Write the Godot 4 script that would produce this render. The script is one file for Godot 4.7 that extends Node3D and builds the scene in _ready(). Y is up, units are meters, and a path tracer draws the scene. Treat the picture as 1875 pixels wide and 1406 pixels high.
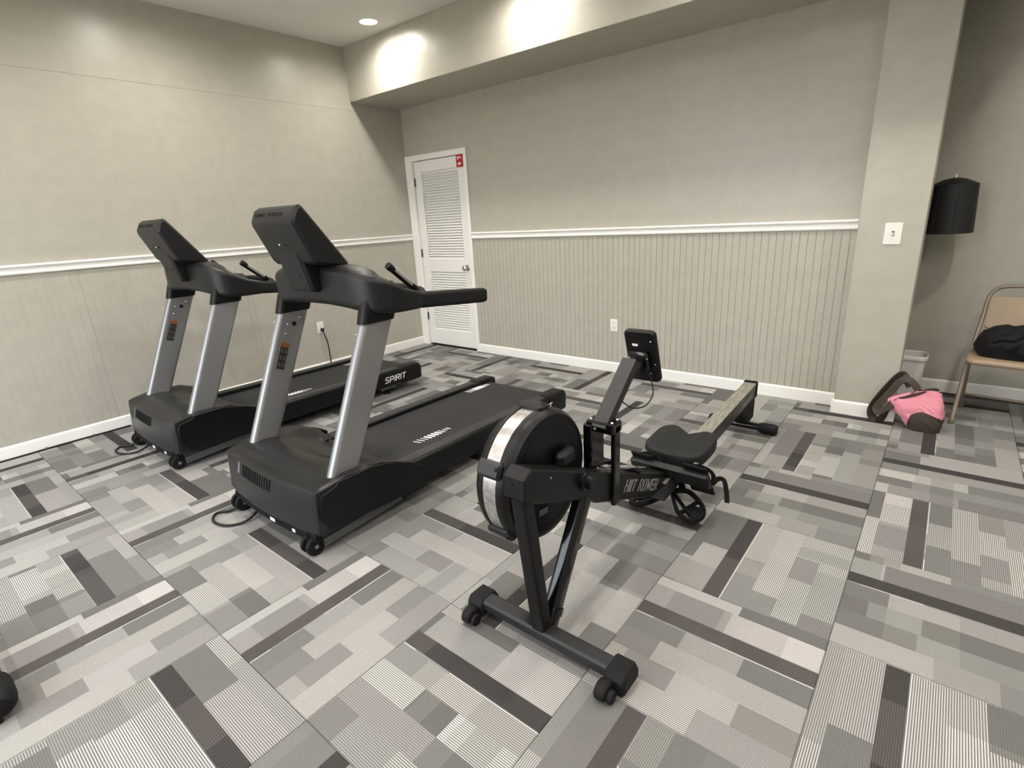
extends Node3D

# ---------------------------------------------------------------- mesh builder
class MB extends RefCounted:
	var t := PackedVector3Array()

	# closed solids are turned so that their faces look outwards (clockwise fronts)
	func closed(a: PackedVector3Array) -> void:
		var vol := 0.0
		var o := a[0] if a.size() > 0 else Vector3.ZERO
		for i in range(0, a.size(), 3):
			vol += (a[i] - o).dot((a[i + 1] - o).cross(a[i + 2] - o))
		if vol <= 0.0:
			t.append_array(a)
		else:
			for i in range(0, a.size(), 3):
				t.append(a[i])
				t.append(a[i + 2])
				t.append(a[i + 1])

	static func q(a: PackedVector3Array, p: Vector3, r: Vector3, s: Vector3, u: Vector3) -> void:
		if p.distance_squared_to(r) > 1e-14 and r.distance_squared_to(s) > 1e-14:
			a.append(p)
			a.append(r)
			a.append(s)
		if p.distance_squared_to(u) > 1e-14 and u.distance_squared_to(s) > 1e-14:
			a.append(p)
			a.append(s)
			a.append(u)

	func box(c: Vector3, s: Vector3, b := 0.0, basis := Basis()) -> MB:
		var a := PackedVector3Array()
		var h := s * 0.5
		if b <= 0.0:
			var v := []
			for k in 8:
				v.append(c + basis * Vector3(h.x if k & 1 else -h.x, h.y if k & 2 else -h.y, h.z if k & 4 else -h.z))
			for f in [[0, 1, 3, 2], [5, 4, 6, 7], [4, 0, 2, 6], [1, 5, 7, 3], [2, 3, 7, 6], [4, 5, 1, 0]]:
				q(a, v[f[0]], v[f[1]], v[f[2]], v[f[3]])
		else:
			b = minf(b, minf(h.x, minf(h.y, h.z)) * 0.98)
			# point of corner (sx,sy,sz) on the face of axis k
			var pt := func(sg: Array, k: int) -> Vector3:
				var p := Vector3(sg[0] * (h.x - b), sg[1] * (h.y - b), sg[2] * (h.z - b))
				p[k] = sg[k] * h[k]
				return c + basis * p
			for k in 3:
				var i := (k + 1) % 3
				var j := (k + 2) % 3
				for sk in [-1, 1]:
					var ps := []
					for e in [[-1, -1], [1, -1], [1, 1], [-1, 1]]:
						var sg := [0, 0, 0]
						sg[k] = sk
						sg[i] = e[0] * sk
						sg[j] = e[1]
						ps.append(pt.call(sg, k))
					q(a, ps[0], ps[1], ps[2], ps[3])
			for k in 3:
				var i := (k + 1) % 3
				var j := (k + 2) % 3
				for si in [-1, 1]:
					for sj in [-1, 1]:
						var s0 := [0, 0, 0]
						s0[k] = -1
						s0[i] = si
						s0[j] = sj
						var s1 := s0.duplicate()
						s1[k] = 1
						if si * sj > 0:
							q(a, pt.call(s0, i), pt.call(s0, j), pt.call(s1, j), pt.call(s1, i))
						else:
							q(a, pt.call(s0, j), pt.call(s0, i), pt.call(s1, i), pt.call(s1, j))
			for sx in [-1, 1]:
				for sy in [-1, 1]:
					for sz in [-1, 1]:
						var sg := [sx, sy, sz]
						if sx * sy * sz > 0:
							a.append_array(PackedVector3Array([pt.call(sg, 0), pt.call(sg, 1), pt.call(sg, 2)]))
						else:
							a.append_array(PackedVector3Array([pt.call(sg, 0), pt.call(sg, 2), pt.call(sg, 1)]))
		closed(a)
		return self

	# rings: arrays of Vector3 of the same count, each a closed loop
	func loft(rings: Array, cap0 := true, cap1 := true) -> MB:
		var a := PackedVector3Array()
		var n: int = rings[0].size()
		for r in rings.size() - 1:
			for k in n:
				var k2 := (k + 1) % n
				q(a, rings[r][k], rings[r][k2], rings[r + 1][k2], rings[r + 1][k])
		for e in 2:
			if (cap0 if e == 0 else cap1):
				var ring: Array = rings[0] if e == 0 else rings[-1]
				var c := Vector3.ZERO
				for p in ring:
					c += p
				c /= n
				for k in n:
					var k2 := (k + 1) % n
					if e == 0:
						a.append_array(PackedVector3Array([c, ring[k2], ring[k]]))
					else:
						a.append_array(PackedVector3Array([c, ring[k], ring[k2]]))
		closed(a)
		return self

	# a polygon in the plane (u, v), extruded along w from w0 to w1; axes gives u, v, w in space
	func prism(poly: PackedVector2Array, w0: float, w1: float, axes := Basis(), at := Vector3.ZERO, b := 0.0) -> MB:
		var a := PackedVector3Array()
		var n := poly.size()
		if Geometry2D.is_polygon_clockwise(poly):
			poly = poly.duplicate()
			poly.reverse()
		var inn := PackedVector2Array()
		for k in n:
			var p := poly[k]
			var d0 := (p - poly[(k + n - 1) % n]).normalized()
			var d1 := (poly[(k + 1) % n] - p).normalized()
			var n0 := Vector2(-d0.y, d0.x)
			var n1 := Vector2(-d1.y, d1.x)
			var m := (n0 + n1)
			m = m / maxf(m.dot(n0), 0.3) if m.length() > 1e-6 else n0
			inn.append(p + m * b)
		var layers := [[w0, inn], [w0 + b, poly], [w1 - b, poly], [w1, inn]] if b > 0.0 else [[w0, poly], [w1, poly]]
		var put := func(p: Vector2, w: float) -> Vector3:
			return at + axes.x * p.x + axes.y * p.y + axes.z * w
		for l in layers.size() - 1:
			for k in n:
				var k2 := (k + 1) % n
				q(a, put.call(layers[l][1][k], layers[l][0]), put.call(layers[l][1][k2], layers[l][0]), put.call(layers[l + 1][1][k2], layers[l + 1][0]), put.call(layers[l + 1][1][k], layers[l + 1][0]))
		var tris := Geometry2D.triangulate_polygon(poly)
		for i in range(0, tris.size(), 3):
			var f: Array = layers[0]
			var g: Array = layers[-1]
			var x := tris[i]
			var y := tris[i + 1]
			var z := tris[i + 2]
			# triangulate_polygon may give either turn: make it counterclockwise first
			if (poly[y] - poly[x]).cross(poly[z] - poly[x]) < 0.0:
				var s := y
				y = z
				z = s
			a.append_array(PackedVector3Array([put.call(f[1][x], f[0]), put.call(f[1][z], f[0]), put.call(f[1][y], f[0])]))
			a.append_array(PackedVector3Array([put.call(g[1][x], g[0]), put.call(g[1][y], g[0]), put.call(g[1][z], g[0])]))
		closed(a)
		return self

	# profile of (radius, height) pairs turned about the axis
	func lathe(prof: Array, segs := 32, basis := Basis(), at := Vector3.ZERO) -> MB:
		var rings := []
		for p in prof:
			var ring := []
			for k in segs:
				var an := TAU * k / segs
				ring.append(at + basis * Vector3(cos(an) * p.x, p.y, sin(an) * p.x))
			rings.append(ring)
		return loft(rings, prof[0].x > 1e-5, prof[-1].x > 1e-5)

	# a section swept along points; sec is a list of Vector2, scaled by sc[i] (float or Vector2)
	func sweep(pts: Array, sec: Array, up := Vector3.UP, sc = null, caps := true) -> MB:
		var rings := []
		var n := pts.size()
		for i in n:
			var d: Vector3 = (pts[mini(i + 1, n - 1)] - pts[maxi(i - 1, 0)]).normalized()
			var side := d.cross(up)
			if side.length() < 1e-3:
				side = d.cross(Vector3(0.31, 0.2, 0.9))
			side = side.normalized()
			var u := side.cross(d).normalized()
			var ring := []
			var s := Vector2.ONE
			if sc != null:
				s = sc[i] if sc[i] is Vector2 else Vector2.ONE * float(sc[i])
			for p in sec:
				ring.append(pts[i] + side * p.x * s.x + u * p.y * s.y)
			rings.append(ring)
		return loft(rings, caps, caps)

	func tube(pts: Array, r: float, segs := 10, sc = null) -> MB:
		var sec := []
		for k in segs:
			var an := TAU * k / segs
			sec.append(Vector2(cos(an), sin(an)) * r)
		return sweep(pts, sec, Vector3(0.13, 0.97, 0.21), sc)

	func ball(c: Vector3, r: Vector3, segs := 16, rows := 8, basis := Basis()) -> MB:
		var prof := []
		for k in rows + 1:
			var an := -PI / 2 + PI * k / rows
			prof.append(Vector2(maxf(cos(an), 0.0), sin(an)))
		var rings := []
		for p in prof:
			var ring := []
			for k in segs:
				var an := TAU * k / segs
				ring.append(c + basis * (Vector3(cos(an) * p.x, p.y, sin(an) * p.x) * r))
			rings.append(ring)
		return loft(rings, false, false)

	func mesh(angle := 40.0) -> ArrayMesh:
		var n := t.size()
		var fn := PackedVector3Array()
		fn.resize(n / 3)
		var at := {}
		for f in n / 3:
			var nn := (t[3 * f + 2] - t[3 * f]).cross(t[3 * f + 1] - t[3 * f])
			fn[f] = nn
			for k in 3:
				var key := Vector3i((t[3 * f + k] * 20000.0).round())
				if at.has(key):
					at[key].append(f)
				else:
					at[key] = [f]
		var nor := PackedVector3Array()
		nor.resize(n)
		var lim := cos(deg_to_rad(angle))
		for f in n / 3:
			var me := fn[f].normalized()
			for k in 3:
				var s := Vector3.ZERO
				for g in at[Vector3i((t[3 * f + k] * 20000.0).round())]:
					if fn[g].normalized().dot(me) >= lim:
						s += fn[g]
				nor[3 * f + k] = s.normalized() if s.length_squared() > 0.0 else me
		var arr := []
		arr.resize(Mesh.ARRAY_MAX)
		arr[Mesh.ARRAY_VERTEX] = t
		arr[Mesh.ARRAY_NORMAL] = nor
		var m := ArrayMesh.new()
		m.add_surface_from_arrays(Mesh.PRIMITIVE_TRIANGLES, arr)
		return m

# ---------------------------------------------------------------- node helpers
var taken := {}
var M := {}

func numbered(called: String) -> String:
	var k: int = taken.get(called, 0)
	taken[called] = k + 1
	return called if k == 0 else "%s_%03d" % [called, k]

func tag(o: Node3D, label: String, category: String, group := "") -> Node3D:
	o.set_meta("label", label)
	o.set_meta("category", category)
	if group != "":
		o.set_meta("group", group)
	return o

func thing(called: String, label: String, category: String, at := Vector3.ZERO, turn := 0.0, group := "") -> Node3D:
	var o := Node3D.new()
	o.name = numbered(called)
	add_child(o)
	o.position = at
	o.rotation.y = turn
	tag(o, label, category, group)
	return o

func inst(called: String, mesh: Mesh, mat: Material, parent: Node) -> MeshInstance3D:
	var o := MeshInstance3D.new()
	o.mesh = mesh
	o.material_override = mat
	if parent == self:
		o.name = numbered(called)
		add_child(o)
	else:
		o.name = called
		parent.add_child(o, true)
	return o

func part(parent: Node, called: String, mb: MB, mat: Material, label := "", angle := 40.0) -> MeshInstance3D:
	var o := inst(called, mb.mesh(angle), mat, parent)
	if label != "":
		o.set_meta("label", label)
	return o

func struct_root(called: String) -> Node3D:
	var o := Node3D.new()
	o.name = called
	add_child(o)
	o.set_meta("kind", "structure")
	return o

func struct(called: String, mb: MB, mat: Material) -> MeshInstance3D:
	var o := inst(called, mb.mesh(30.0), mat, self)
	o.set_meta("kind", "structure")
	return o

func mat(col: Color, rough := 0.5, metal := 0.0, spec := 0.5) -> StandardMaterial3D:
	var m := StandardMaterial3D.new()
	m.albedo_color = col
	m.roughness = rough
	m.metallic = metal
	m.metallic_specular = spec
	return m

func noise_tex(freq: float, seed_: int, size := 256, lo := 0.0, hi := 1.0) -> NoiseTexture2D:
	var n := FastNoiseLite.new()
	n.seed = seed_
	n.noise_type = FastNoiseLite.TYPE_SIMPLEX_SMOOTH
	n.frequency = freq
	n.fractal_octaves = 3
	var tex := NoiseTexture2D.new()
	tex.width = size
	tex.height = size
	tex.seamless = true
	tex.noise = n
	var g := Gradient.new()
	g.colors = PackedColorArray([Color(lo, lo, lo), Color(hi, hi, hi)])
	tex.color_ramp = g
	return tex

# smooth curve through points
func curve(pts: Array, per := 6) -> Array:
	var out := []
	var n := pts.size()
	for i in n - 1:
		var p0: Vector3 = pts[maxi(i - 1, 0)]
		var p1: Vector3 = pts[i]
		var p2: Vector3 = pts[i + 1]
		var p3: Vector3 = pts[mini(i + 2, n - 1)]
		for k in per:
			out.append(p1.cubic_interpolate(p2, p0, p3, float(k) / per))
	out.append(pts[-1])
	return out

func rrect(w: float, h: float, r: float, per := 4) -> Array:
	var out := []
	for c in 4:
		var cx := (w / 2 - r) * (1 if c in [0, 3] else -1)
		var cy := (h / 2 - r) * (1 if c in [0, 1] else -1)
		for k in per + 1:
			var an := PI / 2 * c + PI / 2 * k / per
			out.append(Vector2(cx + cos(an) * r, cy + sin(an) * r))
	return out

# printed block letters made of flat strokes; axes.x runs along the line, axes.y up, axes.z out of the surface
const GLYPHS := {
	"H": [0.6, [[0, 0, 0, 1], [0.6, 0, 0.6, 1], [0, 0.5, 0.6, 0.5]]],
	"I": [0.0, [[0, 0, 0, 1]]],
	"T": [0.6, [[0.3, 0, 0.3, 1], [0, 1, 0.6, 1]]],
	"R": [0.6, [[0, 0, 0, 1, 0.5, 1, 0.6, 0.88, 0.6, 0.6, 0.5, 0.48, 0, 0.48], [0.28, 0.48, 0.6, 0]]],
	"O": [0.6, [[0.1, 0, 0.5, 0, 0.6, 0.12, 0.6, 0.88, 0.5, 1, 0.1, 1, 0, 0.88, 0, 0.12, 0.1, 0]]],
	"W": [0.84, [[0, 1, 0.2, 0, 0.42, 0.75, 0.64, 0, 0.84, 1]]],
	"E": [0.55, [[0.55, 0, 0, 0, 0, 1, 0.55, 1], [0, 0.5, 0.5, 0.5]]],
	"S": [0.6, [[0, 0, 0.5, 0, 0.6, 0.12, 0.6, 0.4, 0.5, 0.5, 0.1, 0.5, 0, 0.6, 0, 0.88, 0.1, 1, 0.6, 1]]],
	"P": [0.6, [[0, 0, 0, 1, 0.5, 1, 0.6, 0.88, 0.6, 0.55, 0.5, 0.43, 0, 0.43]]],
	"F": [0.55, [[0, 0, 0, 1, 0.55, 1], [0, 0.5, 0.48, 0.5]]],
	"N": [0.6, [[0, 0, 0, 1, 0.6, 0, 0.6, 1]]],
	# cursive capital and a run of joined script strokes
	"$": [0.75, [[0, 0.12, 0.2, 0, 0.5, 0.06, 0.6, 0.3, 0.35, 0.52, 0.2, 0.75, 0.35, 1, 0.65, 0.95, 0.72, 0.8]]],
	"~": [0.62, [[0, 0.0, 0.08, 0.5, 0.26, 0.55, 0.28, 0.05, 0.42, 0.05, 0.5, 0.55, 0.62, 0.0]]],
	" ": [0.3, []],
}

func lettering(parent: Node, called: String, text: String, height: float, at: Vector3, axes: Basis, m: Material, width: float, slant := 0.0, stroke := 0.17) -> MeshInstance3D:
	var total := 0.0
	for c in text:
		total += GLYPHS[c][0] + 0.32
	total -= 0.32
	var sx := width / total
	var x0 := -total / 2
	var mb := MB.new()
	for c in text:
		for line in GLYPHS[c][1]:
			for k in range(0, line.size() - 3, 2):
				var p := Vector2((x0 + line[k]) * sx, (line[k + 1] - 0.5) * height)
				var q := Vector2((x0 + line[k + 2]) * sx, (line[k + 3] - 0.5) * height)
				p.x += p.y * slant
				q.x += q.y * slant
				var d := (q - p).normalized()
				var w := stroke * height * 0.5
				var nrm := Vector2(-d.y, d.x) * w
				p -= d * w * 0.8
				q += d * w * 0.8
				mb.prism(PackedVector2Array([p - nrm, q - nrm, q + nrm, p + nrm]), 0.0, 0.0012, axes, at)
		x0 += GLYPHS[c][0] + 0.32
	return part(parent, called, mb, m)

# axes that put u along -z (towards the back wall), v up, w towards +x
func side_axes() -> Basis:
	return Basis(Vector3(0, 0, -1), Vector3.UP, Vector3(1, 0, 0))

# ---------------------------------------------------------------- the scene
const CEIL := 3.05
const SOF_Y := 2.575
const SOF_Z := 0.636
const ROOM_X := 8.2
const ROOM_Z := 6.4
const ALC_Z := -0.69
const GX := 0.5895
const GZ := 0.615
const GX0 := 4.727
const GZ0 := 0.618
const RAIL_LO := 1.218
const RAIL_HI := 1.283

func _ready() -> void:
	setup_view()
	make_materials()
	build_room()
	build_floor()
	build_door()
	build_lights()
	var tm := build_treadmill()
	tm.position = Vector3(2.445, 0, 2.1)
	var tf: Node3D = tm.duplicate()
	tf.name = numbered("treadmill")
	add_child(tf)
	tf.position = Vector3(0.88, 0, 2.1)
	tag(tf, "black treadmill with silver uprights standing against the left wall", "treadmill", "two treadmills side by side")
	build_rower()
	build_right_corner()
	build_small_things()

func setup_view() -> void:
	var cam := Camera3D.new()
	cam.name = "camera"
	cam.fov = 72.10
	cam.near = 0.05
	cam.far = 60.0
	cam.position = Vector3(4.85, 1.414, 4.202)
	cam.rotation_order = EULER_ORDER_YXZ
	cam.rotation_degrees = Vector3(-17.55, 39.75, -3.15)
	add_child(cam)
	cam.current = true
	var sky_m := ProceduralSkyMaterial.new()
	sky_m.sky_top_color = Color(0.66, 0.70, 0.75)
	sky_m.sky_horizon_color = Color(0.86, 0.87, 0.88)
	sky_m.ground_bottom_color = Color(0.6, 0.58, 0.54)
	sky_m.ground_horizon_color = Color(0.72, 0.72, 0.7)
	var sky := Sky.new()
	sky.sky_material = sky_m
	var env := Environment.new()
	env.background_mode = Environment.BG_SKY
	env.sky = sky
	env.background_energy_multiplier = 15.0
	env.tonemap_mode = Environment.TONE_MAPPER_LINEAR
	env.tonemap_exposure = 1.0
	env.sdfgi_enabled = true
	env.ssao_enabled = true
	env.ssil_enabled = true
	var we := WorldEnvironment.new()
	we.name = "environment"
	we.environment = env
	add_child(we)

const LAMP_ENERGY := 2.65
const LAMP_COLOR := Color(1.0, 0.975, 0.94)
const LAMP_XS := [0.73, 2.3, 3.87, 5.44, 7.01]
const LAMP_ZS := [0.88, 2.46, 4.04, 5.62]

func build_lights() -> void:
	for ix in LAMP_XS.size():
		for iz in LAMP_ZS.size():
			var at := Vector3(LAMP_XS[ix], CEIL, LAMP_ZS[iz])
			var first := ix == 0 and iz == 0
			var o := thing("recessed_light", "round recessed ceiling light glowing near the soffit corner" if first else "round recessed ceiling light of the grid outside the picture", "ceiling light", at, 0.0, "" if first else "ceiling lights outside the picture")
			var ring := MB.new().lathe([Vector2(0.072, -0.001), Vector2(0.074, -0.006), Vector2(0.088, -0.007), Vector2(0.094, -0.003), Vector2(0.094, 0.0), Vector2(0.072, 0.0)], 40)
			part(o, "trim_ring", ring, M.trim)
			var disc := MB.new().lathe([Vector2(0.072, -0.003), Vector2(0.072, 0.0)], 40)
			part(o, "lamp_disc", disc, M.glow)
			var l := SpotLight3D.new()
			l.name = "lamp"
			l.light_color = LAMP_COLOR
			l.light_energy = LAMP_ENERGY
			l.light_size = 0.065
			l.spot_angle = 87.0
			l.spot_angle_attenuation = 1.0
			l.spot_range = 20.0
			l.spot_attenuation = 2.0
			l.shadow_enabled = true
			o.add_child(l)
			l.position = Vector3(0, -0.012, 0)
			l.rotation.x = -PI / 2

func make_materials() -> void:
	var peel := noise_tex(0.06, 3)
	var wall := mat(Color(0.70, 0.686, 0.640), 0.33, 0.0, 0.45)
	wall.heightmap_enabled = false
	wall.uv1_triplanar = true
	wall.uv1_world_triplanar = true
	wall.uv1_scale = Vector3.ONE * 2.2
	wall.albedo_texture = noise_tex(0.012, 9, 256, 0.965, 1.0)
	M.wall = wall
	var wl: StandardMaterial3D = wall.duplicate()
	wl.roughness = 0.4
	M.wall_low = wl
	M.ceiling = mat(Color(0.88, 0.875, 0.85), 0.8)
	M.trim = mat(Color(0.93, 0.925, 0.91), 0.35)
	M.door = mat(Color(0.91, 0.905, 0.89), 0.38)
	M.gap = mat(Color(0.03, 0.03, 0.03), 0.9)
	var gl := mat(Color(1, 1, 1), 0.5)
	gl.emission_enabled = true
	gl.emission = Color(1.0, 0.95, 0.88)
	gl.emission_energy_multiplier = 6.0
	M.glow = gl
	var black := mat(Color(0.052, 0.052, 0.053), 0.40, 0.0, 0.36)
	M.black = black
	var housing := mat(Color(0.088, 0.088, 0.089), 0.44, 0.0, 0.4)
	housing.uv1_triplanar = true
	housing.uv1_scale = Vector3.ONE * 14.0
	housing.roughness_texture = noise_tex(0.1, 21, 128, 0.85, 1.0)
	M.housing = housing
	M.hood = mat(Color(0.105, 0.105, 0.106), 0.30, 0.0, 0.45)
	M.gloss = mat(Color(0.045, 0.045, 0.048), 0.12)
	M.matte = mat(Color(0.05, 0.05, 0.052), 0.7, 0.0, 0.32)
	M.rubber = mat(Color(0.085, 0.085, 0.085), 0.7, 0.0, 0.35)
	M.belt = mat(Color(0.165, 0.165, 0.165), 0.6, 0.0, 0.35)
	M.rail_top = mat(Color(0.235, 0.235, 0.23), 0.5)
	M.silver = mat(Color(0.56, 0.56, 0.565), 0.34, 0.55)
	M.chrome = mat(Color(0.82, 0.82, 0.82), 0.14, 1.0)
	M.steel = mat(Color(0.78, 0.78, 0.77), 0.35, 0.7)
	M.white = mat(Color(0.88, 0.88, 0.88), 0.5)
	M.print = mat(Color(0.92, 0.92, 0.92), 0.5)
	M.greyprint = mat(Color(0.55, 0.55, 0.55), 0.5)
	M.orange = mat(Color(0.55, 0.33, 0.17), 0.5)
	M.label_dark = mat(Color(0.10, 0.10, 0.10), 0.5)
	M.label_grey = mat(Color(0.28, 0.28, 0.28), 0.5)
	M.paper = mat(Color(0.42, 0.42, 0.41), 0.5)
	M.lift = mat(Color(0.33, 0.33, 0.33), 0.45)
	# brushed metal band and rail strip
	var brushed := mat(Color(0.80, 0.79, 0.775), 0.36, 0.8)
	brushed.uv1_triplanar = true
	brushed.uv1_scale = Vector3(4, 4, 4)
	brushed.albedo_texture = noise_tex(0.03, 31, 256, 0.75, 1.0)
	brushed.roughness_texture = noise_tex(0.05, 32, 256, 0.7, 1.0)
	M.band = brushed
	var strip := mat(Color(0.70, 0.69, 0.64), 0.40, 0.5)
	strip.uv1_triplanar = true
	strip.uv1_scale = Vector3(6, 6, 1.2)
	strip.albedo_texture = noise_tex(0.03, 35, 256, 0.72, 1.0)
	M.strip = strip
	M.rail_side = mat(Color(0.20, 0.195, 0.20), 0.4, 0.3)
	var speck := mat(Color(0.17, 0.17, 0.175), 0.5)
	speck.uv1_triplanar = true
	speck.uv1_scale = Vector3.ONE * 9.0
	speck.albedo_texture = noise_tex(0.09, 41, 256, 0.45, 1.0)
	M.speck = speck
	M.seat = mat(Color(0.115, 0.117, 0.113), 0.6, 0.0, 0.35)
	M.tan = mat(Color(0.60, 0.525, 0.435), 0.5)
	M.tube = mat(Color(0.53, 0.485, 0.43), 0.38, 0.2)
	M.bin = mat(Color(0.86, 0.855, 0.84), 0.4)
	var pink := mat(Color(0.88, 0.565, 0.63), 0.75)
	pink.rim_enabled = true
	pink.rim = 0.3
	M.pink = pink
	M.brown = mat(Color(0.245, 0.21, 0.18), 0.7)
	M.brown_strap = mat(Color(0.20, 0.158, 0.132), 0.5)
	var cloth := mat(Color(0.05, 0.051, 0.053), 0.72, 0.0, 0.35)
	cloth.rim_enabled = true
	cloth.rim = 0.2
	M.duffel = cloth
	M.shade = mat(Color(0.07, 0.07, 0.072), 0.6)
	M.red = mat(Color(0.72, 0.12, 0.12), 0.5)
	M.plate = mat(Color(0.90, 0.895, 0.87), 0.35)
	M.slot = mat(Color(0.2, 0.2, 0.2), 0.6)
	M.cord = mat(Color(0.04, 0.04, 0.04), 0.5)
	M.glass = mat(Color(0.9, 0.95, 1.0, 0.12), 0.02)
	M.glass.transparency = BaseMaterial3D.TRANSPARENCY_ALPHA
	M.screen = mat(Color(0.02, 0.02, 0.025), 0.08)
	M.sub = mat(Color(0.22, 0.21, 0.20), 0.95)

# ---------------------------------------------------------------- room
func bx(x0: float, x1: float, y0: float, y1: float, z0: float, z1: float, b := 0.0, mb: MB = null) -> MB:
	var o := mb if mb != null else MB.new()
	return o.box(Vector3((x0 + x1) / 2, (y0 + y1) / 2, (z0 + z1) / 2), Vector3(x1 - x0, y1 - y0, z1 - z0), b)

func build_room() -> void:
	# ceiling and soffit
	struct("ceiling", bx(-0.15, ROOM_X + 0.15, CEIL, CEIL + 0.15, -0.85, ROOM_Z + 0.15), M.ceiling)
	var sof := bx(-0.02, 5.22, SOF_Y, CEIL - 0.001, -0.002, SOF_Z, 0.004)
	bx(4.1, 5.22, SOF_Y + 0.0005, CEIL - 0.002, ALC_Z, 0.0, 0.0, sof)
	struct("wall_soffit", sof, M.wall)
	# left wall: upper drywall with a slight step at the joint, lower beadboard
	var wl := struct_root("wall_left")
	part(wl, "backing", bx(-0.15, -0.006, 0, CEIL, -0.85, ROOM_Z), M.wall)
	part(wl, "lower_drywall", bx(-0.02, 0.0, RAIL_LO, 2.5, -0.002, ROOM_Z, 0.0008), M.wall)
	part(wl, "upper_drywall", bx(-0.02, 0.0022, 2.4995, CEIL, -0.002, ROOM_Z, 0.002), M.wall)
	var strip_l := bx(-0.004, 0.0, 0.0, RAIL_LO, -0.02505, 0.02505, 0.0006).mesh(20)
	var strip_seam := bx(-0.004, 0.0, 0.0, RAIL_LO, -0.0243, 0.0243, 0.0008).mesh(20)
	for k in 94:
		var o := inst("bead_strip", strip_seam if k % 24 == 15 else strip_l, M.wall_low, wl)
		o.position = Vector3(0, 0, 0.026 + 0.0503 * k)
	part(wl, "bead_panel", bx(-0.004, 0.0, 0, RAIL_LO, 4.73, ROOM_Z, 0.001), M.wall_low)
	# back wall with the door opening
	var wb := struct_root("wall_back")
	part(wb, "upper_drywall", bx(0.923, 4.372, RAIL_LO, SOF_Y + 0.2, -0.12, 0.0), M.wall)
	part(wb, "over_door", bx(0.0, 0.923, 2.05, SOF_Y + 0.2, -0.12, 0.0), M.wall)
	part(wb, "backing", bx(0.885, 4.372, 0.0, RAIL_LO, -0.12, -0.004), M.wall)
	part(wb, "door_jamb", bx(0.0, 0.108, 0.0, 2.05, -0.12, -0.001), M.trim)
	part(wb, "door_jamb", bx(0.885, 0.923, 0.0, 2.05, -0.12, -0.001), M.trim)
	var strip_b := bx(-0.0238, 0.0238, 0.0, RAIL_LO, -0.004, 0.0, 0.0016).mesh(20)
	for k in 69:
		var o := inst("bead_strip", strip_b, M.wall_low, wb)
		o.position = Vector3(0.925 + 0.025 + 0.04995 * k, 0, 0)
	# column at the end of the back wall
	struct("wall_column", bx(4.372, 4.71, 0.0, SOF_Y, -0.12, 0.144, 0.004), M.wall)
	# recess behind the column
	struct("wall_recess", bx(4.0, ROOM_X + 0.15, 0, CEIL, ALC_Z - 0.15, ALC_Z), M.wall)
	struct("wall_recess_side", bx(4.0, 4.1, 0, CEIL, ALC_Z, -0.12), M.wall)
	struct("wall_right", bx(ROOM_X, ROOM_X + 0.15, 0, CEIL, ALC_Z, ROOM_Z), M.wall)
	# front wall behind the camera, with a window
	var wx0 := 0.3
	var wx1 := 3.7
	var wy0 := 0.25
	var wy1 := 2.6
	var wf := bx(-0.15, wx0, 0, CEIL, ROOM_Z, ROOM_Z + 0.15)
	bx(wx1, ROOM_X + 0.15, 0, CEIL, ROOM_Z, ROOM_Z + 0.15, 0.0, wf)
	bx(wx0, wx1, 0, wy0, ROOM_Z, ROOM_Z + 0.15, 0.0, wf)
	bx(wx0, wx1, wy1, CEIL, ROOM_Z, ROOM_Z + 0.15, 0.0, wf)
	struct("wall_front", wf, M.wall)
	var win := struct_root("window_1")
	var fr := bx(wx0, wx1, wy0, wy0 + 0.06, ROOM_Z + 0.03, ROOM_Z + 0.10, 0.005)
	bx(wx0, wx1, wy1 - 0.06, wy1, ROOM_Z + 0.03, ROOM_Z + 0.10, 0.005, fr)
	for k in 4:
		var xm := lerpf(wx0 + 0.03, wx1 - 0.03, k / 3.0)
		bx(xm - 0.03, xm + 0.03, wy0 + 0.06, wy1 - 0.06, ROOM_Z + 0.03, ROOM_Z + 0.10, 0.005, fr)
		if k < 3:
			var xn := lerpf(wx0 + 0.03, wx1 - 0.03, (k + 1) / 3.0)
			part(win, "pane", bx(xm + 0.03, xn - 0.03, wy0 + 0.06, wy1 - 0.06, ROOM_Z + 0.06, ROOM_Z + 0.066), M.glass)
	part(win, "window_frame", fr, M.trim)
	# chair rails: a moulded profile (depth, height)
	var prof := PackedVector2Array([Vector2(0, 0), Vector2(0.010, 0.0), Vector2(0.016, 0.004), Vector2(0.018, 0.012), Vector2(0.016, 0.020), Vector2(0.009, 0.026), Vector2(0.009, 0.038), Vector2(0.013, 0.043), Vector2(0.022, 0.047), Vector2(0.025, 0.054), Vector2(0.023, 0.062), Vector2(0.018, 0.065), Vector2(0, 0.065)])
	struct("trim_1", MB.new().prism(prof, 0.925, 4.366, Basis(Vector3(0, 0, 1), Vector3.UP, Vector3(1, 0, 0)), Vector3(0, RAIL_LO, 0)), M.trim)
	struct("trim_2", MB.new().prism(prof, 0.0, ROOM_Z, Basis(Vector3(1, 0, 0), Vector3.UP, Vector3(0, 0, 1)), Vector3(0, RAIL_LO, 0)), M.trim)
	# baseboards
	var bp := PackedVector2Array([Vector2(0, 0), Vector2(0.013, 0), Vector2(0.013, 0.078), Vector2(0.010, 0.086), Vector2(0.005, 0.092), Vector2(0, 0.092)])
	var ax_b := Basis(Vector3(0, 0, 1), Vector3.UP, Vector3(1, 0, 0))
	struct("baseboard_back", MB.new().prism(bp, 0.925, 4.372, ax_b), M.trim)
	struct("baseboard_left", MB.new().prism(bp, 0.018, ROOM_Z, Basis(Vector3(1, 0, 0), Vector3.UP, Vector3(0, 0, 1))), M.trim)
	var bc := MB.new().prism(bp, 4.36, 4.722, ax_b, Vector3(0, 0, 0.144))
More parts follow.
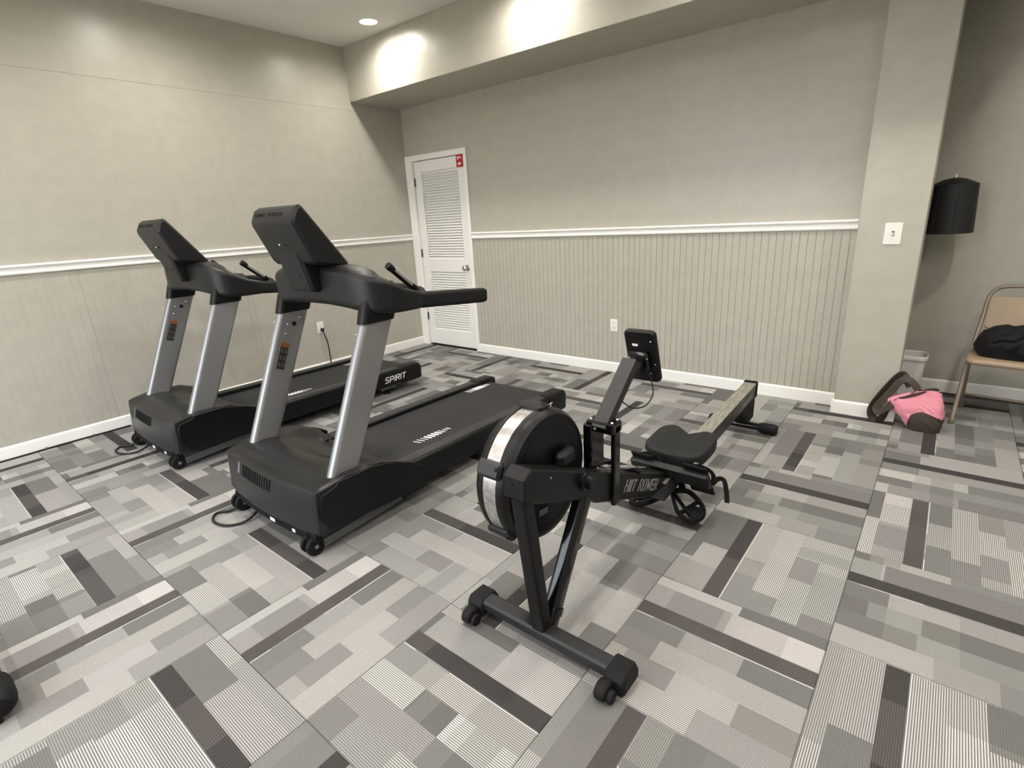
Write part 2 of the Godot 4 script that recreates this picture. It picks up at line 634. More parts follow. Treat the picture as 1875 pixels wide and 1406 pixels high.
	bc.prism(bp, -0.12, 0.156, Basis(Vector3(1, 0, 0), Vector3.UP, Vector3(0, 0, 1)), Vector3(4.71, 0, 0))
	bc.prism(bp, 0.0, 0.156, Basis(Vector3(-1, 0, 0), Vector3.UP, Vector3(0, 0, 1)), Vector3(4.372, 0, 0))
	struct("baseboard_column", bc, M.trim)
	struct("baseboard_recess", MB.new().prism(bp, 4.1, ROOM_X, ax_b, Vector3(0, 0, ALC_Z)), M.trim)

# ---------------------------------------------------------------- carpet
func carpet_texture(seed_: int) -> ImageTexture:
	var rng := RandomNumberGenerator.new()
	rng.seed = seed_
	var n := 640
	var edges := [0.0, 0.09, 0.272, 0.378, 0.387, 0.53, 0.68, 0.83, 1.0]
	# mean linear tone of the yarn in each band and cell; the bar keeps its own dark tones
	var cells := 64
	var grid := []
	var tint := []
	for b in 8:
		var col := []
		var tc := []
		col.resize(cells)
		tc.resize(cells)
		var v := 0
		var last := 0.0
		while v < cells:
			var len_ := rng.randi_range(16, 52)
			var m: float
			if b == 2:
				m = 0.054 if rng.randf() < 0.6 else 0.078
				len_ = rng.randi_range(16, 48)
			elif b == 3:
				m = 0.42 if rng.randf() < 0.55 else 0.22
			else:
				m = [0.355, 0.335, 0.305, 0.27, 0.245, 0.20, 0.178, 0.16, 0.143, 0.13][rng.randi_range(0, 9)]
				if absf(m - last) < 0.05:
					m = m + 0.10 if m < 0.22 else m - 0.10
				last = m
			var tn := rng.randi_range(0, 3)
			for k in range(v, mini(v + len_, cells)):
				col[k] = m
				tc[k] = tn
			v += len_
		grid.append(col)
		tint.append(tc)
	# blocks that run over several bands, as woven over one another
	for r in 3:
		var b0 := rng.randi_range(0, 7)
		var nb := rng.randi_range(1, 3)
		var v0 := rng.randi_range(-6, 56)
		var ln := rng.randi_range(8, 24)
		var f := 0.80 if rng.randf() < 0.6 else 1.18
		for bb in range(b0, mini(b0 + nb, 8)):
			for k in range(maxi(v0, 0), mini(v0 + ln, cells)):
				grid[bb][k] = clampf(grid[bb][k] * (f if bb != 2 else sqrt(f)), 0.035, 0.44)
	var tints := [[1.0, 0.985, 0.945], [1.0, 0.965, 0.94], [0.985, 0.985, 0.94], [1.0, 0.98, 0.925], [1.0, 0.915, 0.895]]
	var cache := {}
	var table_of := func(m: float, tn: int) -> Array:
		var key := int(round(m * 200.0)) * 4 + tn
		if not cache.has(key):
			var con := clampf((m - 0.10) * 2.9, 0.10, 0.62) # light yarns stand out from the dark ones between
			if m < 0.09:
				con = 0.2
				tn = 4
			var rows := []
			for s in 9:
				for j in 8:
					var f := (0.86 + 0.28 * j / 7.0) * m * (1.0 + con * (s / 4.0 - 1.0))
					var c := Color(minf(f * tints[tn][0], 1), minf(f * tints[tn][1], 1), minf(f * tints[tn][2], 1)).linear_to_srgb()
					rows.append(PackedByteArray([int(c.r * 255), int(c.g * 255), int(c.b * 255)]))
			cache[key] = rows
		return cache[key]
	var band := PackedInt32Array()
	var st := PackedInt32Array()
	for x in n:
		var u := (x + 0.5) / n
		var b := 0
		while b < 7 and u >= edges[b + 1]:
			b += 1
		band.append(b)
		var ph := fmod(u * 96.0, 1.0)
		var s := clampf((absf(ph - 0.5) * 2.0 - 0.32) / 0.36, 0.0, 1.0)
		st.append(int(s * 8.0))
	var data := PackedByteArray()
	data.resize(n * n * 3)
	var p := 0
	var seed2 := seed_ * 7919 + 13
	for y in n:
		var cell := int(y * cells / n)
		var tones := []
		for b in 8:
			tones.append(table_of.call(grid[b][cell], tint[b][cell]))
		for x in n:
			seed2 = (seed2 * 1103515245 + 12345) & 0x7fffffff
			var px: PackedByteArray = tones[band[x]][st[x] * 8 + ((seed2 >> 16) & 7)]
			data[p] = px[0]
			data[p + 1] = px[1]
			data[p + 2] = px[2]
			p += 3
	var im := Image.create_from_data(n, n, false, Image.FORMAT_RGB8, data)
	im.generate_mipmaps()
	return ImageTexture.create_from_image(im)

func tile_mesh(w: float, d: float) -> ArrayMesh:
	# top with a small soft edge, uv over the tile as woven
	var st := SurfaceTool.new()
	st.begin(Mesh.PRIMITIVE_TRIANGLES)
	var hx := w / 2 - 0.0006
	var hz := d / 2 - 0.0006
	var e := 0.0022
	var v := [Vector3(-hx + e, 0, -hz + e), Vector3(hx - e, 0, -hz + e), Vector3(hx - e, 0, hz - e), Vector3(-hx + e, 0, hz - e)]
	var w2 := [Vector3(-hx, -0.0022, -hz), Vector3(hx, -0.0022, -hz), Vector3(hx, -0.0022, hz), Vector3(-hx, -0.0022, hz)]
	var w3 := []
	for q in w2:
		w3.append(q + Vector3(0, -0.004, 0))
	var add := func(a: Vector3, b: Vector3, c: Vector3) -> void:
		for q in [a, b, c]:
			st.set_uv(Vector2(q.x / w + 0.5, q.z / d + 0.5))
			st.add_vertex(q)
	st.set_smooth_group(-1)
	add.call(v[0], v[1], v[2])
	add.call(v[0], v[2], v[3])
	for k in 4:
		var k2 := (k + 1) % 4
		for pr in [[v, w2], [w2, w3]]:
			add.call(pr[0][k2], pr[0][k], pr[1][k])
			add.call(pr[0][k2], pr[1][k], pr[1][k2])
	st.generate_normals()
	return st.commit()

func build_floor() -> void:
	var fl := struct_root("floor")
	part(fl, "subfloor", bx(-0.15, ROOM_X + 0.15, -0.15, -0.005, -0.85, ROOM_Z + 0.15), M.sub)
	var mats := []
	for k in 7:
		var m := mat(Color(1, 1, 1), 0.95, 0.0, 0.15)
		m.albedo_texture = carpet_texture(101 + 17 * k)
		mats.append(m)
	# grain along z: full tile; grain along x: turned a quarter
	var along_z := tile_mesh(GX, GZ)
	var along_x := tile_mesh(GZ, GX)
	var rng := RandomNumberGenerator.new()
	rng.seed = 5
	var last := {}
	for j in range(-2, 12):
		for i in range(-8, 6):
			if j == -2 and i < -1:
				continue
			var cx := GX0 + (i + 0.5) * GX
			var cz := GZ0 + (j + 0.5) * GZ
			var k := rng.randi_range(0, 6)
			while k == last.get(i - 1, -1) or k == last.get(i, -1):
				k = (k + 1) % 7
			last[i] = k
			var o: MeshInstance3D
			if posmod(i + j, 2) == 1:
				o = inst("carpet_tile", along_z, mats[k], fl)
			else:
				o = inst("carpet_tile", along_x, mats[k], fl)
				o.rotation.y = -PI / 2
			o.position = Vector3(cx, 0, cz)

# ---------------------------------------------------------------- door
func build_door() -> void:
	var d := struct_root("door_1")
	var x0 := 0.112
	var x1 := 0.881
	var z0 := -0.05
	var z1 := -0.012
	var top := 2.042
	var bot := 0.018
	var lx0 := x0 + 0.105
	var lx1 := x1 - 0.105
	# stiles and rails
	part(d, "stile", bx(x0, lx0, bot, top, z0, z1, 0.003), M.door)
	part(d, "stile", bx(lx1, x1, bot, top, z0, z1, 0.003), M.door)
	part(d, "rail", bx(lx0, lx1, 1.93, top, z0, z1 - 0.001, 0.002), M.door)
	part(d, "rail", bx(lx0, lx1, 0.865, 1.01, z0, z1 - 0.001, 0.002), M.door)
	part(d, "rail", bx(lx0, lx1, bot, 0.20, z0, z1 - 0.001, 0.002), M.door)
	var slat := MB.new().box(Vector3.ZERO, Vector3(lx1 - lx0, 0.007, 0.043), 0.002, Basis(Vector3.RIGHT, deg_to_rad(48))).mesh(30)
	for sec in [[1.01, 1.93, 33], [0.20, 0.865, 24]]:
		for k in sec[2]:
			var s := inst("louver_slat", slat, M.door, d)
			s.position = Vector3((lx0 + lx1) / 2, lerpf(sec[0], sec[1], (k + 0.5) / sec[2]), (z0 + z1) / 2 - 0.002)
	part(d, "door_gap", bx(0.1, 0.9, 0.0, 2.05, -0.118, -0.112), M.gap)
	# casing
	var ca := bx(0.0, 0.109, 0.0, 2.045, 0.0, 0.016, 0.004)
	var cb := bx(0.884, 0.928, 0.0, 2.045, 0.0, 0.016, 0.004)
	part(d, "casing", ca, M.trim)
	part(d, "casing", cb, M.trim)
	part(d, "casing", bx(0.0, 0.928, 2.045, 2.103, 0.0, 0.016, 0.004), M.trim)
	# hinges on the left
	for y in [1.83, 1.07, 0.345]:
		var h := MB.new().tube([Vector3(0.1105, y - 0.045, -0.004), Vector3(0.1105, y + 0.045, -0.004)], 0.006, 10)
		bx(0.098, 0.124, y - 0.044, y + 0.044, -0.010, -0.006, 0.0, h)
		part(d, "hinge", h, mat(Color(0.42, 0.41, 0.39), 0.35, 0.8), "steel butt hinge")
	# knob
	var kb := MB.new().lathe([Vector2(0.0, 0.0), Vector2(0.032, 0.0), Vector2(0.033, 0.004), Vector2(0.028, 0.008), Vector2(0.012, 0.010), Vector2(0.011, 0.028), Vector2(0.022, 0.034), Vector2(0.029, 0.046), Vector2(0.027, 0.060), Vector2(0.016, 0.067), Vector2(0.0, 0.068)], 28, Basis(Vector3.RIGHT, PI / 2), Vector3(0.812, 0.915, z1))
	part(d, "door_knob", kb, M.chrome, "chrome round door knob")
	# small red sign stuck over the upper right corner of the door
	var sg := thing("door_sign", "small red and white sign on the upper right corner of the louvered door", "sign", Vector3(0.835, 1.985, 0.0))
	part(sg, "plate", bx(-0.045, 0.045, -0.058, 0.058, -0.012, 0.017, 0.001).box(Vector3(0, 0, -0.0), Vector3(0.001, 0.001, 0.001)), M.red)
	var mk := MB.new()
	mk.prism(PackedVector2Array([Vector2(-0.028, 0.012), Vector2(-0.028, 0.040), Vector2(0.012, 0.040), Vector2(0.024, 0.034), Vector2(0.026, 0.022), Vector2(0.016, 0.018), Vector2(0.016, 0.026), Vector2(-0.012, 0.028), Vector2(-0.014, 0.012)]), 0.017, 0.018)
	var ov := PackedVector2Array()
	for k in 18:
		ov.append(Vector2(cos(TAU * k / 18) * 0.024, -0.028 + sin(TAU * k / 18) * 0.011))
	part(sg, "marking", mk, M.white)
	part(sg, "marking", MB.new().prism(ov, 0.017, 0.018), M.white)

# ---------------------------------------------------------------- treadmill
func build_treadmill() -> Node3D:
	var t := thing("treadmill", "black treadmill with silver uprights between the rowing machine and the other treadmill", "treadmill", Vector3.ZERO, 0.0, "two treadmills side by side")
	# --- deck: two side rails, belt, frame
	var deck_y := func(z: float) -> float:
		return lerpf(0.205, 0.225, (z + 0.92) / 1.5)
	for s in [-1.0, 1.0]:
		var secs := []
		for z in [0.62, 0.3, -0.3, -0.72]:
			var y: float = deck_y.call(z)
			secs.append([Vector3(s * 0.385, 0.085, z), Vector3(s * 0.388, y - 0.022, z), Vector3(s * 0.380, y - 0.006, z), Vector3(s * 0.368, y, z), Vector3(s * 0.300, y, z), Vector3(s * 0.292, y - 0.006, z), Vector3(s * 0.290, y - 0.03, z), Vector3(s * 0.290, 0.085, z)])
		var rail := part(t, "side_rail", MB.new().loft(secs), M.black)
		# ridged foot strip on the rail
		var strip := MB.new()
		for k in 4:
			var xx: float = s * (0.308 + 0.016 * k)
			var sec2 := []
			for z in [0.55, -0.70]:
				var y: float = deck_y.call(z) - 0.001
				sec2.append([Vector3(xx - 0.006, y, z), Vector3(xx - 0.005, y + 0.003, z), Vector3(xx + 0.005, y + 0.003, z), Vector3(xx + 0.006, y, z)])
			strip.loft(sec2)
		part(rail, "foot_strip", strip, M.rail_top)
		# end cap
		var caps := []
		for c in [[-0.70, 0.0, 0.0], [-0.73, 0.006, 0.008], [-0.90, 0.006, 0.004], [-0.925, 0.002, -0.006], [-0.94, -0.012, -0.025]]:
			var y: float = 0.208 + c[2]
			var e: float = c[1]
			caps.append([Vector3(s * (0.385 + e), 0.075 - e * 0.6, c[0]), Vector3(s * (0.388 + e), y - 0.03, c[0]), Vector3(s * (0.378 + e), y - 0.008, c[0]), Vector3(s * (0.365 + e), y, c[0]), Vector3(s * (0.300 - e), y, c[0]), Vector3(s * (0.288 - e), y - 0.008, c[0]), Vector3(s * (0.286 - e), y - 0.03, c[0]), Vector3(s * (0.288 - e), 0.075 - e * 0.6, c[0])])
		part(t, "end_cap", MB.new().loft(caps), M.black)
		# name on the outer side of the rail
		if s > 0:
			lettering(t, "lettering", "SPIRIT", 0.044, Vector3(0.3945, 0.142, -0.630), side_axes(), M.print, 0.215, 0.25)
	# belt: wraps the rear roller
	var bs := []
	for p in [Vector2(0.64, 0.198), Vector2(-0.83, 0.182), Vector2(-0.862, 0.178), Vector2(-0.885, 0.163), Vector2(-0.893, 0.145), Vector2(-0.885, 0.125), Vector2(-0.862, 0.112), Vector2(-0.80, 0.110), Vector2(0.64, 0.12)]:
		bs.append(p)
	var bpoly := PackedVector2Array(bs)
	var belt := part(t, "belt", MB.new().prism(bpoly, -0.289, 0.289, Basis(Vector3(0, 0, 1), Vector3.UP, Vector3(1, 0, 0))), M.belt)
	# printed bars along both edges of the belt
	var belt_y := func(z: float) -> float:
		return lerpf(0.182, 0.198, (z + 0.83) / 1.47)
	for mk in [[0.125, 0.30, 0.02, 1.0], [-0.275, -0.56, -0.80, 1.0]]:
		var bars := MB.new()
		var n := 10
		for k in n:
			var z: float = lerpf(mk[1], mk[2], (k + 0.5) / n)
			var w: float = 0.006 if k < 3 else (0.016 if k < 7 else 0.008)
			var y: float = belt_y.call(z) + 0.0006
			bars.box(Vector3(mk[0] + 0.028, y, z), Vector3(0.055 if k < 8 else 0.035, 0.0012, w), 0.0, Basis(Vector3.UP, 0.25))
		part(belt, "belt_print", bars, M.print, "white printed bars")
	# frame under the deck and rear feet
	var under := bx(-0.30, 0.30, 0.05, 0.115, -0.75, 0.6, 0.01)
	part(t, "base_frame", under, M.matte)
	for s in [-1.0, 1.0]:
		var ft := bx(s * 0.31 - 0.05, s * 0.31 + 0.05, 0.045, 0.085, -0.66, -0.50, 0.008)
		part(t, "foot_bracket", ft, M.lift)
		part(t, "levelling_foot", MB.new().lathe([Vector2(0.032, 0.0), Vector2(0.034, 0.006), Vector2(0.032, 0.02), Vector2(0.012, 0.024), Vector2(0.012, 0.06)], 20, Basis(), Vector3(s * 0.31, 0, -0.58)), M.rubber)
	# --- motor hood
	var outline := []
	var seq := [Vector2(0.432, 0.56), Vector2(0.436, 0.75), Vector2(0.436, 0.95), Vector2(0.434, 1.075), Vector2(0.426, 1.105), Vector2(0.40, 1.118), Vector2(0.33, 1.130), Vector2(0.24, 1.140), Vector2(0.12, 1.147), Vector2(0.0, 1.150)]
	for p in seq:
		outline.append(p)
	for k in range(seq.size() - 2, -1, -1):
		outline.append(Vector2(-seq[k].x, seq[k].y))
	for k in range(1, 8):
		outline.append(Vector2(lerpf(-0.432, 0.432, k / 8.0), 0.56))
	var top_y := func(x: float, z: float) -> float:
		var side := clampf((absf(x) - 0.27) / 0.14, 0.0, 1.0)
		side = side * side * (3 - 2 * side)
		var y_edge := 0.345
		if z > 0.98:
			y_edge = lerpf(0.345, 0.315, clampf((z - 0.98) / 0.14, 0, 1))
		elif z < 0.80:
			var q := clampf((0.80 - z) / 0.24, 0, 1)
			y_edge = lerpf(0.345, 0.262, q * q * (3 - 2 * q))
		var y_mid := lerpf(0.322, 0.345, clampf((1.05 - z) / 0.2, 0, 1))
		if z > 1.05:
			y_mid = lerpf(0.322, 0.304, clampf((z - 1.05) / 0.1, 0, 1))
		if z < 0.86:
			y_mid = lerpf(0.345, 0.206, clampf((0.86 - z) / 0.26, 0, 1))
		var y := lerpf(y_mid, y_edge, side)
		# shallow dish in the middle of the cover
		var dd := Vector2(x / 0.25, (z - 0.80) / 0.16).length()
		if dd < 1.0:
			y -= 0.022 * (1.0 - dd * dd) * (1.0 - dd * dd) * 1.6
		return y
	var rings := []
	var cz := 0.85
	var lean_back := func(p: Vector3) -> Vector3:
		return p - Vector3(0, 0, 0.045 * clampf((p.z - 1.0) / 0.1, 0, 1) * clampf((p.y - 0.14) / 0.18, 0, 1) * clampf((0.46 - absf(p.x)) / 0.12, 0.3, 1))
	for lv in [[0.90, 0.10], [0.975, 0.105], [0.992, 0.125]]:
		var ring := []
		for p in outline:
			var yy: float = lv[1] + (0.035 if p.y < 0.8 else 0.0) + 0.02 * clampf((p.y - 1.1) / 0.08, 0, 1)
			ring.append(lean_back.call(Vector3(p.x * lv[0], yy, cz + (p.y - cz) * lv[0])))
		rings.append(ring)
	for lv in [[1.0, -0.050], [1.0, -0.014], [0.994, -0.004], [0.975, 0.0]]:
		var ring := []
		for p in outline:
			var x: float = p.x * lv[0]
			var z: float = cz + (p.y - cz) * lv[0]
			ring.append(lean_back.call(Vector3(x, top_y.call(x, z) + lv[1], z)))
		rings.append(ring)
	for f in [0.93, 0.88, 0.82, 0.75, 0.66, 0.56, 0.45, 0.33, 0.2, 0.08]:
		var ring := []
		for p in outline:
			var x: float = p.x * f
			var z: float = cz + (p.y - cz) * f
			ring.append(lean_back.call(Vector3(x, top_y.call(x, z), z)))
		rings.append(ring)
	var hood := part(t, "motor_hood", MB.new().loft(rings), M.hood, "", 34.0)
	# dark side skirts
	for s in [-1.0, 1.0]:
		var sk := PackedVector2Array([Vector2(0.50, 0.215), Vector2(0.56, 0.255), Vector2(0.66, 0.300), Vector2(0.80, 0.336), Vector2(0.985, 0.336), Vector2(1.0, 0.318), Vector2(1.072, 0.305), Vector2(1.084, 0.28), Vector2(1.092, 0.19), Vector2(1.05, 0.125), Vector2(0.75, 0.105), Vector2(0.50, 0.10)])
		part(t, "side_skirt", MB.new().prism(sk, 0.428 if s > 0 else -0.442, 0.442 if s > 0 else -0.428, Basis(Vector3(0, 0, 1), Vector3.UP, Vector3(1, 0, 0)), Vector3.ZERO, 0.004), M.black)
	# vent slots on the front slope, on the curve of the hood
	var vents := MB.new()
	for k in 13:
		var x := -0.225 + 0.0235 * k
		var z := 1.150 - 0.17 * x * x - 0.045 * (0.262 - 0.14) / 0.18
		vents.box(Vector3(x, 0.262, z - 0.0005), Vector3(0.008, 0.060, 0.007), 0.0, Basis(Vector3.RIGHT, -0.245))
	part(hood, "vent_slots", vents, M.gap, "row of dark cooling slots")
	part(hood, "front_badge", MB.new().box(Vector3(-0.275, 0.262, 1.1065), Vector3(0.022, 0.055, 0.004), 0.0, Basis(Vector3.UP, -0.09) * Basis(Vector3.RIGHT, -0.245)), M.paper, "grey rating sticker")
	# lower front lip with white stickers
	var lip := []
	for k in 13:
		var x := lerpf(-0.34, 0.40, k / 12.0)
		lip.append(Vector3(x, 0.092, 1.118 - 0.14 * x * x))
	part(t, "front_bumper", MB.new().sweep(lip, rrect(0.035, 0.045, 0.008)), M.matte)
	for q in [[0.06, 0.042], [0.24, 0.022]]:
		var stick := MB.new().box(Vector3(q[0], 0.090, 1.1365 - 0.14 * q[0] * q[0]), Vector3(q[1], 0.016, 0.002), 0.0, Basis(Vector3.UP, 0.28 * q[0]))
		part(t, "sticker", stick, M.print, "white sticker under the hood")
	# transport wheels and lift arms
	for s in [-1.0, 1.0]:
		for dx in [-0.022, 0.022]:
			var wx: float = s * 0.345 + dx * 1.1
			var prof := [Vector2(0.0, -0.012), Vector2(0.036, -0.012), Vector2(0.042, -0.010), Vector2(0.044, -0.004), Vector2(0.044, 0.004), Vector2(0.042, 0.010), Vector2(0.036, 0.012), Vector2(0.0, 0.012)]
			var wh := part(t, "wheel", MB.new().lathe(prof, 28, Basis(Vector3.BACK, PI / 2), Vector3(wx, 0.044, 1.105)), M.rubber)
			part(wh, "axle_cap", MB.new().lathe([Vector2(0.0, -0.013), Vector2(0.010, -0.013), Vector2(0.010, 0.013), Vector2(0.0, 0.013)], 16, Basis(Vector3.BACK, PI / 2), Vector3(wx, 0.044, 1.105)), M.silver)
		part(t, "lift_arm", MB.new().sweep([Vector3(s * 0.385, 0.05, 1.07), Vector3(s * 0.385, 0.075, 0.62)], rrect(0.018, 0.045, 0.005, 2)), M.lift)
		part(t, "wheel_fork", bx(s * 0.345 - 0.008, s * 0.345 + 0.008, 0.035, 0.115, 1.075, 1.125, 0.004), M.matte)
	# --- uprights
	for s in [-1.0, 1.0]:
		var secs := []
		for f in 11:
			var q := f / 10.0
			var y := lerpf(0.30, 1.05, q)
			var zc := lerpf(0.925, 0.592, q)
			var d := lerpf(0.160, 0.176, q)
			var ring := []
			for p in rrect(0.056, d, 0.026, 5):
				ring.append(Vector3(s * 0.368 + p.x, y, zc + p.y))
			secs.append(ring)
		var up := part(t, "upright", MB.new().loft(secs), M.silver)
		# black collar at the top and seam ring at the foot
		var col := []
		for q in [[0.985, 0.620, 1.10], [1.03, 0.604, 1.12], [1.09, 0.58, 1.14]]:
			var ring := []
			for p in rrect(0.062 * q[2], 0.182 * q[2] * 0.95, 0.028, 5):
				ring.append(Vector3(s * 0.368 + p.x, q[0], q[1] + p.y))
			col.append(ring)
		part(t, "collar", MB.new().loft(col), M.black)
		if s < 0:
			# inner face of the left upright: bolts, cable hole, warning label
			var lean := Basis(Vector3.RIGHT, atan2(-0.333, 0.75))
			var axis := Vector3(0, 0.75, -0.333).normalized()
			var face := Vector3(-0.3395, 0.95, 0.64)
			for b in [[0.0, 0.052], [-0.052, 0.052], [0.03, -0.01]]:
				part(up, "bolt", MB.new().ball(face + axis * (b[0] - 0.03) + Vector3(0, 0, b[1] - 0.03), Vector3(0.006, 0.009, 0.009), 12, 6), M.chrome, "bright bolt head")
			part(up, "cable_hole", MB.new().lathe([Vector2(0.0, -0.002), Vector2(0.013, -0.002), Vector2(0.013, 0.001), Vector2(0.0, 0.001)], 18, Basis(Vector3.BACK, PI / 2), face + Vector3(0, -0.03, 0.0)), M.gap)
			var lb := face + axis * -0.22 + Vector3(0, 0, 0.012)
			part(up, "warning_label", MB.new().box(lb, Vector3(0.002, 0.125, 0.045), 0.0, lean), M.label_dark, "dark printed warning label")
			part(up, "label_header", MB.new().box(lb + axis * 0.072, Vector3(0.0024, 0.026, 0.045), 0.0, lean), M.orange, "orange warning header")
			var txt := MB.new()
			for k in 3:
				for c in [-0.011, 0.011]:
					txt.box(lb + axis * (0.038 - 0.038 * k) + lean * Vector3(0.0006, 0, c), Vector3(0.002, 0.026, 0.016), 0.0, lean)
			part(up, "label_text", txt, M.label_grey)
		part(up, "bolt", MB.new().ball(Vector3(s * 0.368 - 0.020, 0.94, 0.722), Vector3(0.007, 0.007, 0.005), 12, 6), M.chrome)
	# --- console: a bar that bends into two arms
	var path := []
	var sizes := []
	# x, z, bottom y, top y, depth
	var key := [[0.425, 0.40, 1.015, 1.098, 0.060], [0.422, 0.50, 1.015, 1.130, 0.075], [0.408, 0.575, 1.018, 1.178, 0.100], [0.372, 0.612, 1.024, 1.205, 0.125], [0.31, 0.625, 1.036, 1.226, 0.138], [0.22, 0.630, 1.046, 1.240, 0.140], [0.10, 0.630, 1.052, 1.246, 0.140], [0.0, 0.630, 1.053, 1.247, 0.140]]
	for k in key.size():
		path.append(key[k])
	for k in range(key.size() - 2, -1, -1):
		var c: Array = key[k].duplicate()
		c[0] = -c[0]
		path.append(c)
	# interpolate smoothly
	var fine := []
	for i in path.size() - 1:
		var a: Array = path[maxi(i - 1, 0)]
		var b: Array = path[i]
		var c: Array = path[i + 1]
		var d: Array = path[mini(i + 2, path.size() - 1)]
		for k in 4:
			var v := []
			for m in 5:
				v.append(cubic_interpolate(b[m], c[m], a[m], d[m], k / 4.0))
			fine.append(v)
	fine.append(path[-1])
	var crings := []
	for i in fine.size():
		var a: Array = fine[maxi(i - 1, 0)]
		var b: Array = fine[mini(i + 1, fine.size() - 1)]
		var dir := Vector3(b[0] - a[0], 0, b[1] - a[1]).normalized()
		var out := dir.cross(Vector3.UP) * -1.0
		var c: Array = fine[i]
		var ring := []
		var h: float = c[3] - c[2]
		for p in rrect(c[4], h, minf(c[4], h) * 0.30, 5):
			ring.append(Vector3(c[0], (c[2] + c[3]) / 2 + p.y, c[1]) + out * p.x)
		crings.append(ring)
	part(t, "console_housing", MB.new().loft(crings), M.housing, "", 50.0)
	# handrails
	for s in [-1.0, 1.0]:
		var hp := [Vector3(s * 0.425, 1.057, 0.42), Vector3(s * 0.425, 1.052, 0.38), Vector3(s * 0.425, 1.045, 0.30), Vector3(s * 0.425, 1.012, -0.06), Vector3(s * 0.425, 1.011, -0.075)]
		part(t, "handrail", MB.new().sweep(hp, rrect(0.058, 0.078, 0.02, 4), Vector3.UP, [0.98, 1.0, 1.0, 1.0, 0.9]), M.rubber)
		# angled pulse grip with a silver contact strip
		var g0 := Vector3(s * 0.236, 1.07, 0.235)
		var g1 := Vector3(s * 0.236, 1.213, 0.405)
		var grip := part(t, "pulse_grip", MB.new().tube([g0, g1], 0.017, 16), M.matte)
		var gd := (g1 - g0).normalized()
		part(grip, "grip_tip", MB.new().tube([g1 - gd * 0.02, g1, g1 + gd * 0.006], 0.0185, 16), M.rubber)
		part(grip, "contact_plate", MB.new().sweep([g0 + gd * 0.055 + Vector3(0, 0.004, -0.0035), g1 - gd * 0.035 + Vector3(0, 0.004, -0.0035)], rrect(0.038, 0.031, 0.013, 4)), M.steel, "silver pulse sensor plate")
	part(t, "grip_bar", MB.new().tube(curve([Vector3(-0.40, 1.06, 0.34), Vector3(-0.30, 1.07, 0.26), Vector3(-0.236, 1.075, 0.235), Vector3(0, 1.085, 0.225), Vector3(0.236, 1.075, 0.235), Vector3(0.30, 1.07, 0.26), Vector3(0.40, 1.06, 0.34)], 5), 0.019, 12), M.rubber)
	# tray with cup holders on the user's side
	var tray := bx(-0.34, 0.34, 1.075, 1.150, 0.42, 0.64, 0.03)
	part(t, "accessory_tray", tray, M.housing)
	# neck and display
	var neck := PackedVector2Array([Vector2(0.670, 1.118), Vector2(0.735, 1.122), Vector2(0.750, 1.140), Vector2(0.790, 1.30), Vector2(0.796, 1.348), Vector2(0.776, 1.366), Vector2(0.66, 1.33), Vector2(0.63, 1.24), Vector2(0.64, 1.118)])
	var nk := part(t, "display_neck", MB.new().prism(neck, -0.115, 0.085, Basis(Vector3(0, 0, 1), Vector3.UP, Vector3(1, 0, 0)), Vector3.ZERO, 0.014), M.housing)
	var scr := PackedVector2Array([Vector2(0.800, 1.516), Vector2(0.826, 1.500), Vector2(0.848, 1.455), Vector2(0.846, 1.434), Vector2(0.775, 1.272), Vector2(0.755, 1.252), Vector2(0.605, 1.228), Vector2(0.590, 1.238), Vector2(0.594, 1.252), Vector2(0.786, 1.508)])
	var ds := part(t, "display", MB.new().prism(scr, -0.188, 0.188, Basis(Vector3(0, 0, 1), Vector3.UP, Vector3(1, 0, 0)), Vector3.ZERO, 0.013), M.housing)
	# screen glass on the user's side
	var sdir := (Vector3(0, 1.508, 0.786) - Vector3(0, 1.252, 0.594)).normalized()
	var sb := Basis(Vector3.RIGHT, sdir, Vector3.RIGHT.cross(sdir))
	part(ds, "screen", MB.new().box(Vector3(0, 1.380, 0.690) - sb.z * 0.0, Vector3(0.33, 0.27, 0.004), 0.0, sb), M.screen)
	# embossed name on the top edge, screws on the back
	var ed := (Vector3(0, 1.500, 0.826) - Vector3(0, 1.455, 0.848)).normalized()
	lettering(ds, "embossed_lettering", "SPIRIT FITNESS", 0.015, Vector3(-0.03, 1.4805, 0.8367), Basis(Vector3.RIGHT, ed, Vector3.RIGHT.cross(ed)), M.gap, 0.24)
	var bd := (Vector3(0, 1.434, 0.846) - Vector3(0, 1.272, 0.775)).normalized()
	var bn := Vector3.RIGHT.cross(bd)
	for q in [[-0.03, 0.082], [0.01, 0.082], [0.03, 0.082]]:
		part(ds, "screw", MB.new().ball(Vector3(q[0], 1.272, 0.775) + bd * q[1] + bn * 0.0005, Vector3(0.006, 0.006, 0.003), 10, 5), M.chrome if q[0] < 0 else M.gap)
	for q in [[-0.06, 1.20], [0.03, 1.20]]:
		part(nk, "screw", MB.new().ball(Vector3(q[0], q[1], 0.7652), Vector3(0.005, 0.009, 0.003), 10, 5), M.gap)
	# power cord looping out on the floor in front of the hood
	var cp := [Vector3(-0.30, 0.10, 1.02), Vector3(-0.31, 0.05, 1.10), Vector3(-0.36, 0.012, 1.16), Vector3(-0.40, 0.009, 1.22), Vector3(-0.33, 0.009, 1.265), Vector3(-0.23, 0.009, 1.245), Vector3(-0.18, 0.012, 1.17), Vector3(-0.20, 0.04, 1.08), Vector3(-0.24, 0.10, 1.03)]
	part(t, "power_cord", MB.new().tube(curve(cp, 6), 0.0065, 8), M.cord, "black power cord looped on the carpet")
	return t

